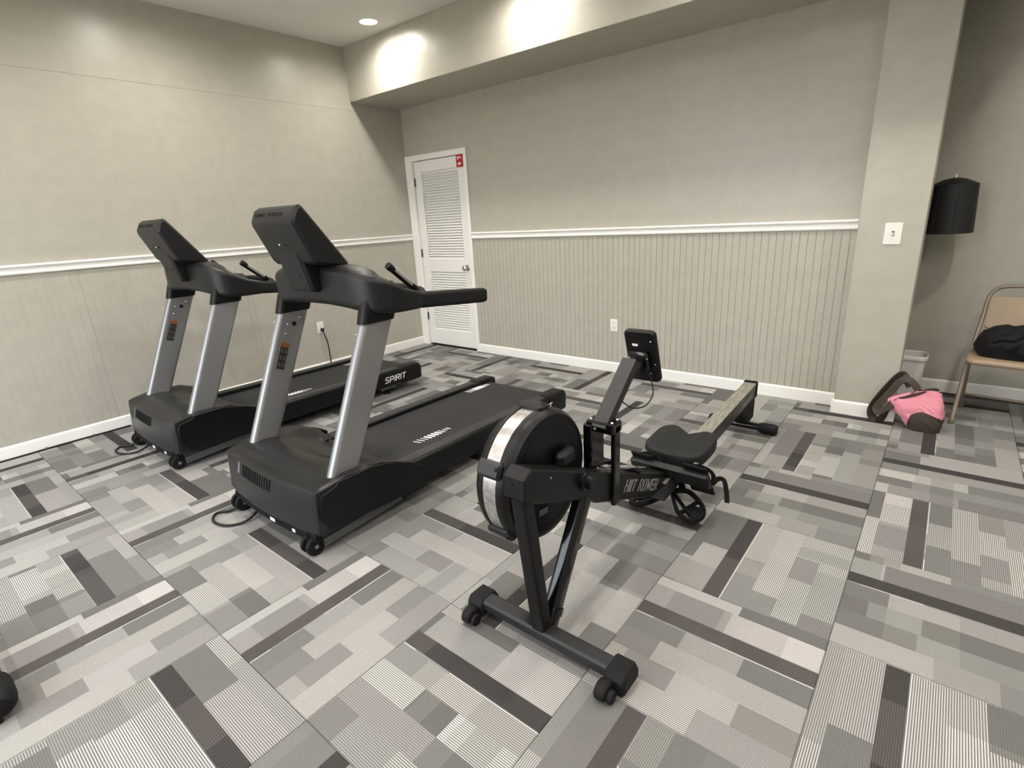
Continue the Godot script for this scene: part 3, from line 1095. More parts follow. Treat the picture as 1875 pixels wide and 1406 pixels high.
# ---------------------------------------------------------------- rower
func build_rower() -> void:
	var r := thing("rowing_machine", "black rowing machine with silver flywheel band in front of the treadmills", "rowing machine", Vector3(3.95, 0, 0))
	var zx := Basis(Vector3(0, 0, 1), Vector3.UP, Vector3(1, 0, 0))
	# --- front foot
	part(r, "foot_bar", MB.new().sweep([Vector3(-0.27, 0.052, 3.03), Vector3(0.28, 0.052, 3.03)], rrect(0.062, 0.044, 0.012, 4)), M.speck)
	for s in [-1.0, 1.0]:
		var cx: float = 0.010 + s * 0.288
		var cap := part(r, "foot_cap", MB.new().prism(PackedVector2Array([Vector2(2.976, 0.010), Vector2(2.972, 0.045), Vector2(2.990, 0.077), Vector2(3.058, 0.077), Vector2(3.076, 0.056), Vector2(3.076, 0.010)]), cx - 0.037, cx + 0.037, zx, Vector3.ZERO, 0.008), M.rubber)
		# hooded roller at the front of the cap
		var hoodp := PackedVector2Array()
		for k in 9:
			var an := -0.5 + (PI + 0.3) * k / 8.0
			hoodp.append(Vector2(3.100 + cos(an) * 0.036, 0.032 + sin(an) * 0.030))
		hoodp.append(Vector2(3.07, 0.02))
		var hx: float = cx - s * 0.012
		part(cap, "roller_hood", MB.new().prism(hoodp, hx - 0.026, hx + 0.012, zx, Vector3.ZERO, 0.005), M.rubber)
		part(cap, "roller", MB.new().lathe([Vector2(0.0, -0.008), Vector2(0.020, -0.008), Vector2(0.022, 0.0), Vector2(0.020, 0.008), Vector2(0.0, 0.008)], 20, Basis(Vector3.BACK, PI / 2), Vector3(hx + 0.020, 0.024, 3.104)), M.rubber)
	# --- legs in a V
	part(r, "front_leg", MB.new().sweep([Vector3(-0.021, 0.59, 3.078), Vector3(0.0, 0.06, 3.03)], rrect(0.054, 0.054, 0.010, 3), Vector3(0, 0, 1)), M.black)
	part(r, "rear_leg", MB.new().sweep([Vector3(0.006, 0.45, 2.765), Vector3(0.004, 0.06, 2.995)], rrect(0.056, 0.060, 0.018, 4), Vector3(0, 0, 1)), M.gloss)
	part(r, "leg_collar", MB.new().sweep([Vector3(0.005, 0.112, 2.965), Vector3(0.0045, 0.088, 2.979)], rrect(0.064, 0.068, 0.02, 4), Vector3(0, 0, 1)), M.gloss)
	# --- sloping main beam (side outline in z, y)
	var beam := PackedVector2Array([Vector2(3.118, 0.600), Vector2(3.112, 0.665), Vector2(3.075, 0.690), Vector2(2.60, 0.475), Vector2(2.10, 0.255), Vector2(2.02, 0.235), Vector2(1.98, 0.175), Vector2(2.20, 0.180), Vector2(2.70, 0.392), Vector2(2.745, 0.430), Vector2(3.05, 0.560)])
	var bm := part(r, "main_beam", MB.new().prism(beam, -0.064, 0.022, zx, Vector3.ZERO, 0.005), M.black)
	part(bm, "beam_screw", MB.new().ball(Vector3(0.022, 0.62, 2.98), Vector3(0.003, 0.004, 0.004), 10, 5), M.silver)
	part(bm, "beam_hole", MB.new().lathe([Vector2(0.0, 0.0), Vector2(0.006, 0.0), Vector2(0.006, 0.002), Vector2(0.0, 0.002)], 14, Basis(Vector3.RIGHT, PI / 2), Vector3(-0.03, 0.642, 3.115)), M.gap)
	var bdir := Vector3(0, -0.205, -0.475).normalized()
	lettering(bm, "lettering", "HIIT ROWER", 0.046, Vector3(0.0225, 0.292, 2.312), Basis(bdir, bdir.cross(Vector3(1, 0, 0)) * -1.0, Vector3(1, 0, 0)), M.greyprint, 0.335, 0.3, 0.15)
	# hub knob on the beam side
	part(r, "hub_knob", MB.new().lathe([Vector2(0.0, 0.0), Vector2(0.032, 0.0), Vector2(0.032, 0.012), Vector2(0.024, 0.016), Vector2(0.024, 0.034), Vector2(0.02, 0.038), Vector2(0.0, 0.038)], 24, Basis(Vector3.BACK, -PI / 2), Vector3(0.021, 0.520, 2.78)), M.black)
	# --- flywheel cage
	var fc := Vector3(-0.068, 0.548, 2.857)
	var R := 0.237
	var fb := Basis(Vector3.BACK, -PI / 2) # lathe axis along +x
	var cage := part(r, "flywheel_cover", MB.new().lathe([Vector2(0.0, -0.152), Vector2(0.195, -0.152), Vector2(0.220, -0.146), Vector2(0.234, -0.128), Vector2(R, -0.118), Vector2(R, -0.108), Vector2(0.227, -0.106), Vector2(0.227, -0.052), Vector2(R, -0.050), Vector2(R, -0.036), Vector2(0.232, -0.020), Vector2(0.220, -0.004), Vector2(0.206, 0.0), Vector2(0.190, -0.003), Vector2(0.172, -0.010), Vector2(0.05, -0.012), Vector2(0.0, -0.012)], 72, fb, fc), M.black, "", 30.0)
	part(r, "flywheel_band", MB.new().lathe([Vector2(0.228, -0.109), Vector2(0.2335, -0.108), Vector2(0.2335, -0.050), Vector2(0.228, -0.049)], 72, fb, fc), M.band, "perforated brushed metal band", 30.0)
	part(cage, "centre_hub", MB.new().lathe([Vector2(0.0, -0.012), Vector2(0.04, -0.012), Vector2(0.038, 0.012), Vector2(0.0, 0.014)], 28, fb, fc), M.black)
	part(cage, "damper_lever", MB.new().box(fc + Vector3(0.012, 0.045, -0.075), Vector3(0.04, 0.06, 0.10), 0.014), M.housing)
	# clamps round the rim: angle measured from +z upwards
	for a in [24.0, 96.0, -40.0, -110.0, 168.0]:
		var an := deg_to_rad(a)
		var ctr := fc + Vector3(-0.079, sin(an) * (R + 0.002), cos(an) * (R + 0.002))
		var rot := Basis(Vector3.RIGHT, -an)
		var cl := part(r, "rim_clamp", MB.new().box(ctr, Vector3(0.100, 0.058, 0.030), 0.010, rot), M.housing)
		part(cl, "clamp_bolt", MB.new().box(ctr + rot * Vector3(0.034, 0.006, 0.012), Vector3(0.014, 0.014, 0.010), 0.002, rot), M.gap)
	part(r, "serial_label", MB.new().box(fc + Vector3(-0.010, -0.126, 0.035), Vector3(0.003, 0.024, 0.050), 0.0, Basis(Vector3.RIGHT, -0.12)), M.paper, "grey serial number label")
	# --- bracket and monitor arm
	var br := bx(-0.078, -0.040, 0.47, 0.660, 2.530, 2.625, 0.004)
	bx(0.020, 0.040, 0.33, 0.660, 2.548, 2.590, 0.004, br)
	bx(-0.078, 0.040, 0.628, 0.672, 2.535, 2.605, 0.006, br)
	var brk := part(r, "arm_bracket", br, M.gloss)
	part(brk, "white_label", bx(-0.070, -0.034, 0.640, 0.656, 2.6055, 2.607), M.print, "small white label")
	for q in [Vector2(-0.062, 2.55), Vector2(0.026, 2.55), Vector2(-0.062, 2.59), Vector2(0.026, 2.59)]:
		part(brk, "bolt", MB.new().ball(Vector3(q.x, 0.672, q.y), Vector3(0.007, 0.006, 0.007), 10, 5), M.chrome)
	part(r, "monitor_arm", MB.new().sweep([Vector3(-0.020, 0.640, 2.60), Vector3(-0.020, 0.845, 2.355)], rrect(0.062, 0.044, 0.006, 2)), M.speck)
	var mc := Vector3(-0.022, 0.842, 2.238)
	var mb_ := Basis(Vector3.RIGHT, 0.34)
	var mon := part(r, "monitor", MB.new().loft([ring_at(rrect(0.120, 0.228, 0.016, 5), mc, mb_, -0.014), ring_at(rrect(0.134, 0.242, 0.020, 5), mc, mb_, -0.008), ring_at(rrect(0.136, 0.244, 0.021, 5), mc, mb_, 0.006), ring_at(rrect(0.126, 0.234, 0.018, 5), mc, mb_, 0.014)]), M.black)
	part(mon, "screen", MB.new().box(mc + mb_ * Vector3(0, 0.015, -0.014), Vector3(0.105, 0.16, 0.002), 0.0, mb_), M.screen)
	part(mon, "back_housing", MB.new().box(mc + mb_ * Vector3(-0.010, -0.010, 0.022), Vector3(0.090, 0.085, 0.024), 0.008, mb_), M.gloss)
	part(mon, "pivot_block", MB.new().box(mc + mb_ * Vector3(-0.012, -0.035, 0.050), Vector3(0.050, 0.050, 0.05), 0.006, mb_), M.housing)
	part(mon, "white_label", MB.new().box(mc + mb_ * Vector3(-0.022, 0.058, 0.0145), Vector3(0.024, 0.010, 0.002), 0.0, mb_), M.print, "small white label")
	for q in [Vector2(-0.045, 0.005), Vector2(0.032, 0.008), Vector2(0.03, -0.075), Vector2(0.055, -0.028), Vector2(0.048, 0.08)]:
		part(mon, "screw", MB.new().ball(mc + mb_ * Vector3(q.x, q.y, 0.034 if absf(q.y) < 0.01 else 0.015), Vector3(0.004, 0.004, 0.002), 10, 5), M.chrome)
	var cab := curve([Vector3(0.0, 0.80, 2.27), Vector3(0.012, 0.745, 2.235), Vector3(0.028, 0.685, 2.245), Vector3(0.022, 0.650, 2.30), Vector3(0.002, 0.660, 2.375), Vector3(-0.008, 0.712, 2.455)], 6)
	part(r, "monitor_cable", MB.new().tube(cab, 0.0028, 6), M.cord)
	# --- handle and chain lying on the beam
	part(r, "pull_handle", MB.new().tube(curve([Vector3(-0.20, 0.372, 2.33), Vector3(-0.10, 0.376, 2.345), Vector3(0.0, 0.376, 2.35), Vector3(0.02, 0.370, 2.34)], 4), 0.014, 12), M.rubber)
	part(r, "chain", MB.new().sweep([Vector3(-0.01, 0.50, 2.62), Vector3(-0.01, 0.385, 2.34)], rrect(0.012, 0.008, 0.002, 1)), M.chrome, "thin silver chain")
	part(r, "chain_guide", MB.new().sweep([Vector3(0.0, 0.462, 2.53), Vector3(0.0, 0.345, 2.26)], rrect(0.022, 0.012, 0.003, 1)), M.chrome, "bright metal guide strip")
	part(r, "strut", MB.new().sweep([Vector3(0.012, 0.555, 2.72), Vector3(0.008, 0.500, 2.56)], rrect(0.010, 0.014, 0.003, 1)), M.black)
	# --- rail
	var ry := func(z: float) -> float:
		return lerpf(0.288, 0.205, (z - 0.66) / (2.10 - 0.66))
	var ra := Vector3(0.0, ry.call(0.66) - 0.047, 0.66)
	var rb := Vector3(0.0, ry.call(2.10) - 0.047, 2.10)
	var rail := part(r, "seat_rail", MB.new().sweep([ra, rb], rrect(0.074, 0.092, 0.006, 2)), M.rail_side)
	part(rail, "rail_strip", MB.new().sweep([ra + Vector3(0, 0.0465, 0), rb + Vector3(0, 0.0465, 0)], rrect(0.076, 0.005, 0.001, 1)), M.strip, "worn metal running strip")
	part(rail, "rail_end_cap", MB.new().box(ra + Vector3(0, 0.004, -0.012), Vector3(0.086, 0.108, 0.028), 0.006), M.matte)
	var rd := (ra - rb).normalized()
	lettering(rail, "lettering", "$~~~~", 0.056, Vector3(0.0375, 0.236, 0.86), Basis(rd, Vector3(1, 0, 0).cross(rd), Vector3(1, 0, 0)), M.greyprint, 0.24, 0.25, 0.13)
	# rear leg and foot
	part(r, "rear_support", MB.new().prism(PackedVector2Array([Vector2(0.662, 0.200), Vector2(0.665, 0.06), Vector2(0.80, 0.045), Vector2(0.96, 0.172), Vector2(0.96, 0.180)]), -0.034, 0.0385, zx, Vector3.ZERO, 0.004), M.matte)
	part(r, "rear_foot_bar", MB.new().tube([Vector3(-0.185, 0.036, 0.775), Vector3(0.12, 0.036, 0.775)], 0.022, 14), M.gloss)
	for s in [-1.0, 1.0]:
		part(r, "rear_foot_cap", MB.new().tube([Vector3(s * 0.105, 0.036, 0.775), Vector3(s * 0.125, 0.036, 0.775), Vector3(s * 0.195, 0.036, 0.775), Vector3(s * 0.212, 0.036, 0.775)], 0.036, 16, [0.75, 0.98, 1.0, 0.8]), M.rubber)
	# --- seat: moulded pad with a groove at the back and a dip in the middle
	var sc := Vector3(-0.012, 0.0, 1.805)
	var so := []
	var ns := 48
	for k in ns:
		var an := TAU * k / ns
		var cx := cos(an)
		var sx := sin(an)
		# superellipse, with a notch at the rear (towards -z) and a shallow one in front
		var p := Vector2(signf(cx) * pow(absf(cx), 0.58) * 0.156, signf(sx) * pow(absf(sx), 0.58) * 0.158)
		var notch := exp(-pow(p.x / 0.055, 2.0))
		if p.y < 0:
			p.y += 0.048 * notch
		else:
			p.y += -0.018 * notch
		so.append(p)
	var sh := func(p: Vector2) -> float:
		var u := p.x / 0.148
		var w := p.y / 0.152
		return 0.306 - 0.016 * exp(-pow(u / 0.35, 2.0)) + 0.014 * clampf(-w, 0, 1) - 0.012 * clampf(w, 0, 1) * w
	var sr := []
	for lv in [[0.80, -0.064], [0.95, -0.062], [0.99, -0.052], [1.0, -0.024], [0.985, -0.008], [0.95, -0.001]]:
		var ring := []
		for p in so:
			var q: Vector2 = p * lv[0]
			ring.append(Vector3(sc.x + q.x, sh.call(q) + lv[1], sc.z + q.y))
		sr.append(ring)
	for f in [0.85, 0.7, 0.55, 0.4, 0.25, 0.1]:
		var ring := []
		for p in so:
			var q: Vector2 = p * f
			ring.append(Vector3(sc.x + q.x, sh.call(q) - 0.003 * (1.0 - f), sc.z + q.y))
		sr.append(ring)
	var seat := part(r, "seat", MB.new().loft(sr), M.seat, "", 50.0)
	var ca := bx(-0.050, 0.044, 0.205, 0.262, 1.72, 1.90, 0.006)
	part(seat, "seat_carriage", ca, M.matte)
	part(seat, "carriage_plate", bx(-0.042, 0.030, 0.236, 0.262, 1.90, 1.904), M.silver, "silver plate under the seat")
	# --- footrests: two sloping plates on a cross board, heel cups and straps
	var board := PackedVector2Array([Vector2(2.040, 0.278), Vector2(2.066, 0.262), Vector2(2.040, 0.200), Vector2(2.000, 0.180), Vector2(1.985, 0.195)])
	part(r, "foot_board", MB.new().prism(board, -0.165, 0.215, zx, Vector3.ZERO, 0.010), M.housing)
	for s in [-1.0, 1.0]:
		var fx: float = 0.022 + s * 0.128
		var fr := part(r, "footrest", MB.new().box(Vector3(fx, 0.210, 1.985), Vector3(0.115, 0.235, 0.014), 0.006, Basis(Vector3.RIGHT, 0.62)), M.matte)
		# heel cup: an open ribbed frame hanging below the board
		var hp := []
		for q in [[0.02, 0.098, 1.965], [0.055, 0.100, 1.935], [0.09, 0.095, 1.925], [0.145, 0.078, 1.952], [0.185, 0.062, 1.99], [0.193, 0.054, 2.045], [0.160, 0.048, 2.098], [0.10, 0.060, 2.080], [0.05, 0.080, 2.02]]:
			hp.append(Vector3(q[0] if s > 0 else 0.03 - q[0], q[1], q[2]))
		var loop := hp.duplicate()
		loop.append(hp[0])
		loop.append(hp[1])
		var heel := MB.new().sweep(curve(loop, 3), rrect(0.014, 0.026, 0.005, 2))
		heel.sweep([hp[0], (hp[5] + hp[7]) / 2], rrect(0.012, 0.020, 0.004, 2))
		heel.sweep([hp[3], hp[7]], rrect(0.014, 0.020, 0.004, 2))
		heel.sweep([hp[1] + Vector3(0, 0.10, 0.02), hp[1]], rrect(0.03, 0.016, 0.004, 2))
		heel.loft([[hp[4], hp[5], hp[6], (hp[3] + hp[7]) / 2], [hp[4] + Vector3(0, 0.012, 0), hp[5] + Vector3(0, 0.012, 0), hp[6] + Vector3(0, 0.012, 0), (hp[3] + hp[7]) / 2 + Vector3(0, 0.012, 0)]])
		part(fr, "heel_cup", heel, M.matte)
		# strap over the toes with a loose end
		var sp := curve([Vector3(fx - 0.065, 0.215, 1.99), Vector3(fx - 0.05, 0.252, 1.965), Vector3(fx, 0.262, 1.955), Vector3(fx + 0.05, 0.245, 1.96), Vector3(fx + 0.068, 0.205, 1.98)], 5)
		part(fr, "strap", MB.new().sweep(sp, rrect(0.034, 0.005, 0.002, 1), Vector3(0, 0.6, -0.8)), M.duffel)
		part(fr, "buckle", MB.new().box(Vector3(fx - 0.03, 0.264, 1.958), Vector3(0.022, 0.008, 0.034), 0.003, Basis(Vector3.RIGHT, 0.4)), M.lift)
	var tail := curve([Vector3(0.205, 0.195, 1.97), Vector3(0.228, 0.222, 1.955), Vector3(0.252, 0.222, 1.955), Vector3(0.268, 0.185, 1.965), Vector3(0.280, 0.125, 1.975)], 6)
	part(r, "strap_end", MB.new().sweep(tail, rrect(0.022, 0.006, 0.002, 1), Vector3(0, 0, 1)), M.duffel)

func ring_at(sec: Array, c: Vector3, b: Basis, w: float) -> Array:
	var out := []
	for p in sec:
		out.append(c + b * Vector3(p.x, p.y, w))
	return out

# ---------------------------------------------------------------- right corner: chair, bags, bin, lamp
func build_right_corner() -> void:
	# folding chair
	var c := thing("folding_chair", "tan padded metal folding chair holding the black duffel bag", "chair", Vector3(5.235, 0, -0.14), -0.09)
	var top := curve([Vector3(-0.175, 0.66, -0.205), Vector3(-0.168, 0.76, -0.245), Vector3(-0.135, 0.812, -0.262), Vector3(-0.07, 0.828, -0.268), Vector3(0.07, 0.828, -0.268), Vector3(0.135, 0.812, -0.262), Vector3(0.168, 0.76, -0.245), Vector3(0.175, 0.66, -0.205)], 5)
	var fp := [Vector3(-0.205, 0.012, 0.165), Vector3(-0.20, 0.20, 0.06), Vector3(-0.195, 0.40, -0.045), Vector3(-0.183, 0.55, -0.135)]
	var full := fp.duplicate()
	full.append_array(top)
	for k in range(fp.size() - 1, -1, -1):
		full.append(Vector3(-fp[k].x, fp[k].y, fp[k].z))
	part(c, "frame", MB.new().tube(full, 0.0125, 12), M.tube)
	for s in [-1.0, 1.0]:
		part(c, "rear_leg", MB.new().tube([Vector3(s * 0.194, 0.012, -0.20), Vector3(s * 0.186, 0.40, 0.03)], 0.011, 10), M.tube)
		for q in [Vector3(s * 0.205, 0.0, 0.170), Vector3(s * 0.194, 0.0, -0.206)]:
			part(c, "foot_tip", MB.new().lathe([Vector2(0.015, 0.0), Vector2(0.016, 0.02), Vector2(0.014, 0.028)], 14, Basis(), q), M.tube)
	part(c, "cross_bar", MB.new().tube([Vector3(-0.19, 0.12, -0.136), Vector3(0.19, 0.12, -0.136)], 0.008, 8), M.tube)
	# padded seat
	var sr := []
	for lv in [[0.90, 0.400], [0.97, 0.404], [1.0, 0.414], [1.0, 0.424], [0.975, 0.434], [0.92, 0.439], [0.6, 0.442], [0.2, 0.443]]:
		var ring := []
		for p in rrect(0.40 * lv[0], 0.40 * lv[0], 0.06 * lv[0], 6):
			ring.append(Vector3(p.x, lv[1], 0.0 + p.y))
		sr.append(ring)
	part(c, "seat", MB.new().loft(sr), M.tan, "tan vinyl seat pad", 50.0)
	var bb := Basis(Vector3.RIGHT, -0.37)
	var bc := Vector3(0, 0.665, -0.193)
	part(c, "backrest", MB.new().loft([ring_at(rrect(0.30, 0.19, 0.03, 5), bc, bb, -0.012), ring_at(rrect(0.325, 0.21, 0.035, 5), bc, bb, -0.006), ring_at(rrect(0.325, 0.21, 0.035, 5), bc, bb, 0.006), ring_at(rrect(0.30, 0.19, 0.03, 5), bc, bb, 0.013)]), M.tan, "tan vinyl back pad")
	# black duffel on the seat
	var d := thing("duffel_bag", "slumped black duffel bag lying on the tan folding chair", "bag", Vector3(5.262, 0.443, -0.105), -0.09)
	var nz := FastNoiseLite.new()
	nz.seed = 4
	nz.frequency = 9.0
	nz.fractal_octaves = 3
	var dr := []
	var nd := 26
	for k in nd + 1:
		var q := float(k) / nd
		var x := lerpf(-0.215, 0.235, q)
		var e := pow(maxf(1.0 - pow(absf(q * 2 - 1), 3.2), 0.0), 0.5)
		e = maxf(e, 0.05)
		var ring := []
		for j in 36:
			var an := TAU * j / 36
			var yy := sin(an)
			var p := Vector3(x, (yy * 0.5 + 0.5) * 0.185 * e + (1 - e) * 0.055, cos(an) * 0.125 * e)
			if yy < -0.35:
				p.y = maxf(0.003, (1 - e) * 0.05)
			var wob := nz.get_noise_3d(p.x * 1.2, p.y * 1.6, p.z * 1.2) * 0.030
			if p.y > 0.01:
				p += Vector3(0, yy * 0.8, cos(an)).normalized() * wob
			p.y = maxf(p.y, 0.002)
			ring.append(p)
		dr.append(ring)
	part(d, "body", MB.new().loft(dr), M.duffel, "", 35.0)
	var hs := curve([Vector3(-0.03, 0.13, 0.085), Vector3(-0.02, 0.155, 0.06), Vector3(0.03, 0.178, 0.02), Vector3(0.09, 0.160, 0.05), Vector3(0.10, 0.12, 0.09)], 6)
	part(d, "handle", MB.new().sweep(hs, rrect(0.028, 0.007, 0.003, 1), Vector3(0, 0.5, 0.8)), M.cord)
	part(d, "pocket", MB.new().box(Vector3(0.055, 0.072, 0.118), Vector3(0.13, 0.075, 0.03), 0.012, Basis(Vector3.RIGHT, -0.2)), M.duffel)
	# waste bin
	var b := thing("waste_bin", "small white plastic waste bin behind the pink tote", "bin", Vector3(4.715, 0, -0.42))
	var outr := []
	for lv in [[0.19, 0.15, 0.0], [0.195, 0.155, 0.006], [0.232, 0.192, 0.30], [0.244, 0.204, 0.302], [0.250, 0.210, 0.312], [0.248, 0.208, 0.326], [0.238, 0.198, 0.334], [0.228, 0.188, 0.330], [0.226, 0.186, 0.30], [0.188, 0.148, 0.010]]:
		var ring := []
		for p in rrect(lv[0], lv[1], 0.05, 6):
			ring.append(Vector3(p.x, lv[2], p.y))
		outr.append(ring)
	part(b, "body", MB.new().loft(outr), M.bin, "", 35.0)
	build_tote()
	# wall lamp with a black shade
	var l := thing("wall_lamp", "black fabric lamp shade on the recess wall beside the column", "lamp", Vector3(4.803, 1.16, -0.46))
	var shp := [Vector2(0.140, 0.0), Vector2(0.1435, 0.004), Vector2(0.128, 0.300), Vector2(0.126, 0.304), Vector2(0.09, 0.322), Vector2(0.055, 0.338), Vector2(0.02, 0.345), Vector2(0.0, 0.346)]
	var inner := [Vector2(0.0, 0.330), Vector2(0.05, 0.322), Vector2(0.122, 0.292), Vector2(0.138, 0.0)]
	part(l, "shade", MB.new().lathe(inner + shp, 40), M.shade, "black drum shade")
	var rib := MB.new()
	for k in 8:
		var an := TAU * k / 8 + 0.55
		var dn := Vector3(cos(an), 0, sin(an))
		rib.tube([dn * 0.1432 + Vector3(0, 0.004, 0), dn * 0.1285 + Vector3(0, 0.300, 0)], 0.0016, 6)
	part(l, "seam", rib, M.shade)
	part(l, "finial", MB.new().lathe([Vector2(0.006, 0.340), Vector2(0.009, 0.352), Vector2(0.007, 0.364), Vector2(0.0, 0.368)], 14), M.white, "small white finial")
	part(l, "arm", MB.new().tube(curve([Vector3(0, 0.24, 0), Vector3(0, 0.16, -0.06), Vector3(0, 0.12, -0.15), Vector3(0, 0.12, -0.222)], 5), 0.008, 10), M.matte)
	part(l, "wall_plate", MB.new().lathe([Vector2(0.0, 0.0), Vector2(0.05, 0.0), Vector2(0.048, 0.010), Vector2(0.0, 0.012)], 24, Basis(Vector3.RIGHT, PI / 2), Vector3(0, 0.12, -0.2299)), M.matte)

func build_tote() -> void:
	var t := thing("tote_bag", "pink and brown tote bag slumped on the carpet by the column", "bag", Vector3(4.872, 0, 0.205))
	var n := 48
	var hb := func(an: float) -> float:
		# height of the brown base: zigzag of the pink panels round the bag
		var d := rad_to_deg(an)
		var keys := [[0.0, 0.10], [30.0, 0.092], [82.0, 0.138], [148.0, 0.018], [180.0, 0.035], [230.0, 0.10], [275.0, 0.12], [320.0, 0.08], [360.0, 0.10]]
		for k in keys.size() - 1:
			if d >= keys[k][0] and d <= keys[k + 1][0]:
				return lerpf(keys[k][1], keys[k + 1][1], (d - keys[k][0]) / (keys[k + 1][0] - keys[k][0]))
		return 0.09
	var nz := FastNoiseLite.new()
	nz.seed = 12
	nz.frequency = 11.0
	var top := func(an: float) -> float:
		return 0.226 + 0.040 * cos(an - 0.4) - 0.016 * cos(2 * an)
	var radius := func(an: float, y: float) -> Vector2:
		var keys := [[0.0, 0.010, 0.082, 0.068], [0.06, -0.005, 0.105, 0.074], [0.12, -0.035, 0.132, 0.070], [0.17, -0.058, 0.146, 0.058], [0.22, -0.045, 0.118, 0.042], [0.30, -0.030, 0.078, 0.026]]
		var i := 0
		while i < keys.size() - 2 and y > keys[i + 1][0]:
			i += 1
		var f := clampf((y - keys[i][0]) / (keys[i + 1][0] - keys[i][0]), 0.0, 1.0)
		var ox := lerpf(keys[i][1], keys[i + 1][1], f)
		var rx := lerpf(keys[i][2], keys[i + 1][2], f)
		var rz := lerpf(keys[i][3], keys[i + 1][3], f)
		var g := clampf(y / 0.2, 0, 1)
		var fold := 1.0 + 0.05 * sin(an * 5.0 + y * 26.0) * g + nz.get_noise_3d(cos(an), sin(an), y * 5.0) * 0.16
		var c := signf(cos(an)) * pow(absf(cos(an)), 0.75)
		var s := signf(sin(an)) * pow(absf(sin(an)), 0.75)
		return Vector2(ox + c * rx * (0.5 + fold * 0.5), s * rz * fold)
	var low := []
	var up := []
	for k in 8:
		var ring := []
		for j in n:
			var an := TAU * j / n
			var y: float = hb.call(an) * k / 7.0
			var p: Vector2 = radius.call(an, y)
			ring.append(Vector3(p.x, y, p.y * (0.94 if k == 0 else 1.0)))
		low.append(ring)
	for k in 13:
		var ring := []
		for j in n:
			var an := TAU * j / n
			var y: float = lerpf(hb.call(an) - 0.004, top.call(an), k / 12.0)
			var p: Vector2 = radius.call(an, y) * 1.012
			ring.append(Vector3(p.x, y, p.y))
		up.append(ring)
	# fold the mouth inwards
	for k in 4:
		var ring := []
		for j in n:
			var an := TAU * j / n
			var y: float = top.call(an) - 0.020 * (k + 1)
			var p: Vector2 = radius.call(an, top.call(an)) * (0.93 - 0.05 * k)
			ring.append(Vector3(p.x, y, p.y))
		up.append(ring)
	part(t, "base_panel", MB.new().loft(low), M.brown, "dark brown lower panel", 50.0)
	part(t, "pink_panel", MB.new().loft(up, false, true), M.pink, "pink upper panels", 50.0)
	# dark mouth lining showing at the top
	var mouth := curve([Vector3(-0.15, 0.182, 0.02), Vector3(-0.11, 0.206, 0.040), Vector3(-0.05, 0.238, 0.036), Vector3(0.0, 0.262, 0.015), Vector3(0.04, 0.262, -0.02)], 5)
	part(t, "lining", MB.new().sweep(mouth, rrect(0.030, 0.014, 0.005, 2), Vector3.UP), M.brown_strap)
	# broad straps lying over to the left
	var s1 := curve([Vector3(-0.090, 0.262, -0.01), Vector3(-0.135, 0.325, -0.03), Vector3(-0.165, 0.310, -0.03), Vector3(-0.210, 0.235, -0.02), Vector3(-0.252, 0.150, -0.010), Vector3(-0.275, 0.085, 0.0), Vector3(-0.265, 0.035, 0.005), Vector3(-0.235, 0.012, 0.008), Vector3(-0.210, 0.04, 0.01), Vector3(-0.195, 0.10, 0.02), Vector3(-0.155, 0.165, 0.03)], 6)
	part(t, "strap", MB.new().sweep(s1, rrect(0.050, 0.007, 0.003, 1), Vector3(0.5, 0.1, 0.85)), M.brown_strap, "broad brown shoulder strap")
	var s2 := curve([Vector3(-0.050, 0.262, 0.03), Vector3(-0.100, 0.315, 0.03), Vector3(-0.145, 0.300, 0.02), Vector3(-0.180, 0.235, 0.02), Vector3(-0.220, 0.160, 0.02), Vector3(-0.248, 0.105, 0.02), Vector3(-0.235, 0.08, 0.03), Vector3(-0.180, 0.13, 0.04), Vector3(-0.130, 0.185, 0.04)], 6)
	part(t, "strap", MB.new().sweep(s2, rrect(0.042, 0.007, 0.003, 1), Vector3(0.2, 0.5, 0.85)), M.brown, "brown strap")
	for q in [Vector3(-0.105, 0.315, 0.02), Vector3(-0.075, 0.245, 0.045), Vector3(-0.155, 0.185, 0.05)]:
		part(t, "buckle", MB.new().box(q, Vector3(0.026, 0.010, 0.010), 0.003, Basis(Vector3.BACK, 0.8)), M.chrome)

# ---------------------------------------------------------------- small things
func wall_plate(o: Node3D, w: float, h: float) -> void:
	part(o, "plate", MB.new().box(Vector3(0, 0, 0.0025), Vector3(w, h, 0.005), 0.002), M.plate)

func outlet(label: String, at: Vector3, turn: float) -> Node3D:
	var o := thing("wall_outlet", label, "outlet", at, turn)
	wall_plate(o, 0.072, 0.114)
	for y in [-0.021, 0.021]:
		var rc := part(o, "receptacle", MB.new().prism(PackedVector2Array(rrect(0.034, 0.030, 0.010, 4)), 0.005, 0.0075, Basis(), Vector3(0, y, 0)), M.plate)
		var sl := MB.new()
		sl.box(Vector3(-0.007, y + 0.003, 0.0076), Vector3(0.003, 0.009, 0.001))
		sl.box(Vector3(0.007, y + 0.003, 0.0076), Vector3(0.003, 0.008, 0.001))
		sl.box(Vector3(0.0, y - 0.008, 0.0076), Vector3(0.005, 0.005, 0.001))
		part(rc, "slot", sl, M.slot)
	return o

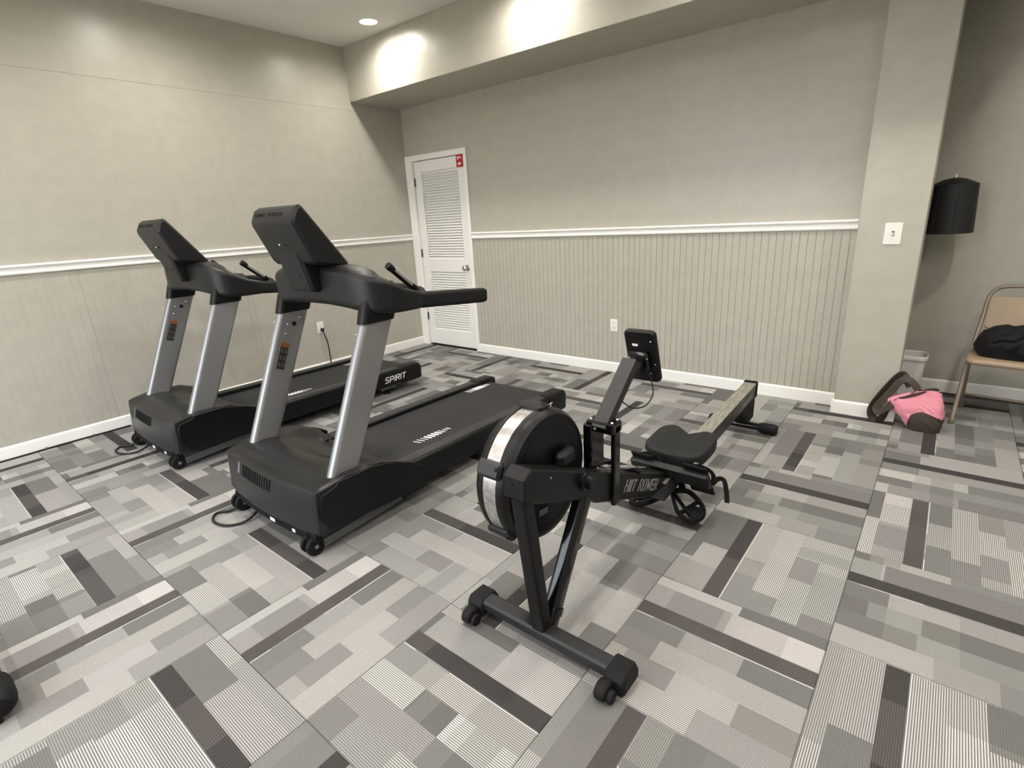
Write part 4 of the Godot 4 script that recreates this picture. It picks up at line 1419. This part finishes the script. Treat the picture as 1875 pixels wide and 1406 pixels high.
func build_small_things() -> void:
	var sw := thing("light_switch", "white light switch plate on the column", "switch", Vector3(4.559, 1.195, 0.144))
	wall_plate(sw, 0.090, 0.128)
	part(sw, "toggle", MB.new().box(Vector3(0, -0.004, 0.010), Vector3(0.010, 0.022, 0.014), 0.002, Basis(Vector3.RIGHT, 0.4)), M.plate)
	part(sw, "toggle_frame", MB.new().box(Vector3(0, 0, 0.0052), Vector3(0.014, 0.030, 0.001)), M.slot)
	outlet("white wall outlet on the beadboard below the chair rail, behind the rower monitor", Vector3(2.588, 0.437, 0.0), 0.0)
	outlet("white wall outlet with a black plug on the left wall between the treadmills", Vector3(0.0, 0.452, 1.348), PI / 2)
	# plug and its cord down to the floor
	var pc := thing("plug_cord", "black plug and cord hanging from the left wall outlet", "cord", Vector3(0.0, 0.0, 1.348))
	part(pc, "plug", MB.new().box(Vector3(0.024, 0.428, -0.002), Vector3(0.034, 0.036, 0.030), 0.006), M.cord)
	part(pc, "cable", MB.new().tube(curve([Vector3(0.034, 0.415, -0.002), Vector3(0.040, 0.37, -0.01), Vector3(0.040, 0.28, -0.03), Vector3(0.036, 0.15, -0.035), Vector3(0.034, 0.03, -0.03), Vector3(0.06, 0.008, 0.02), Vector3(0.10, 0.007, 0.25)], 6), 0.006, 8), M.cord)
	# cable clipped along the foot of the left baseboard
	var cb := thing("floor_cable", "black cable clipped along the bottom of the left baseboard", "cable", Vector3.ZERO)
	var pts := []
	for k in 41:
		var z := lerpf(3.12, 5.2, k / 40.0)
		pts.append(Vector3(0.022 + 0.003 * sin(z * 7.0), 0.007 + 0.001 * sin(z * 11.0), z))
	part(cb, "cable", MB.new().tube(pts, 0.0065, 8), M.cord)
	for z in [3.36, 3.64, 3.93, 4.22, 4.6]:
		part(cb, "cable_clip", MB.new().box(Vector3(0.021, 0.009, z), Vector3(0.018, 0.018, 0.012), 0.003), M.lift, "small grey cable clip")
	# end of another machine's stabilizer bar at the lower left edge of the picture
	var eb := thing("stabilizer_bar", "black rubber end of a machine stabilizer bar at the lower left picture edge", "machine foot", Vector3(2.742, 0, 4.268))
	part(eb, "tube", MB.new().tube([Vector3(-0.55, 0.062, 0), Vector3(-0.05, 0.062, 0)], 0.036, 20), M.gloss)
	part(eb, "end_cap", MB.new().tube([Vector3(-0.09, 0.060, 0), Vector3(-0.07, 0.060, 0), Vector3(0.0, 0.060, 0), Vector3(0.025, 0.058, 0), Vector3(0.045, 0.055, 0), Vector3(0.052, 0.053, 0)], 0.052, 24, [0.95, 1.0, 1.0, 0.94, 0.7, 0.3]), M.rubber)
	part(eb, "foot_tab", MB.new().box(Vector3(0.030, 0.012, 0.010), Vector3(0.014, 0.024, 0.022), 0.003), M.rubber)
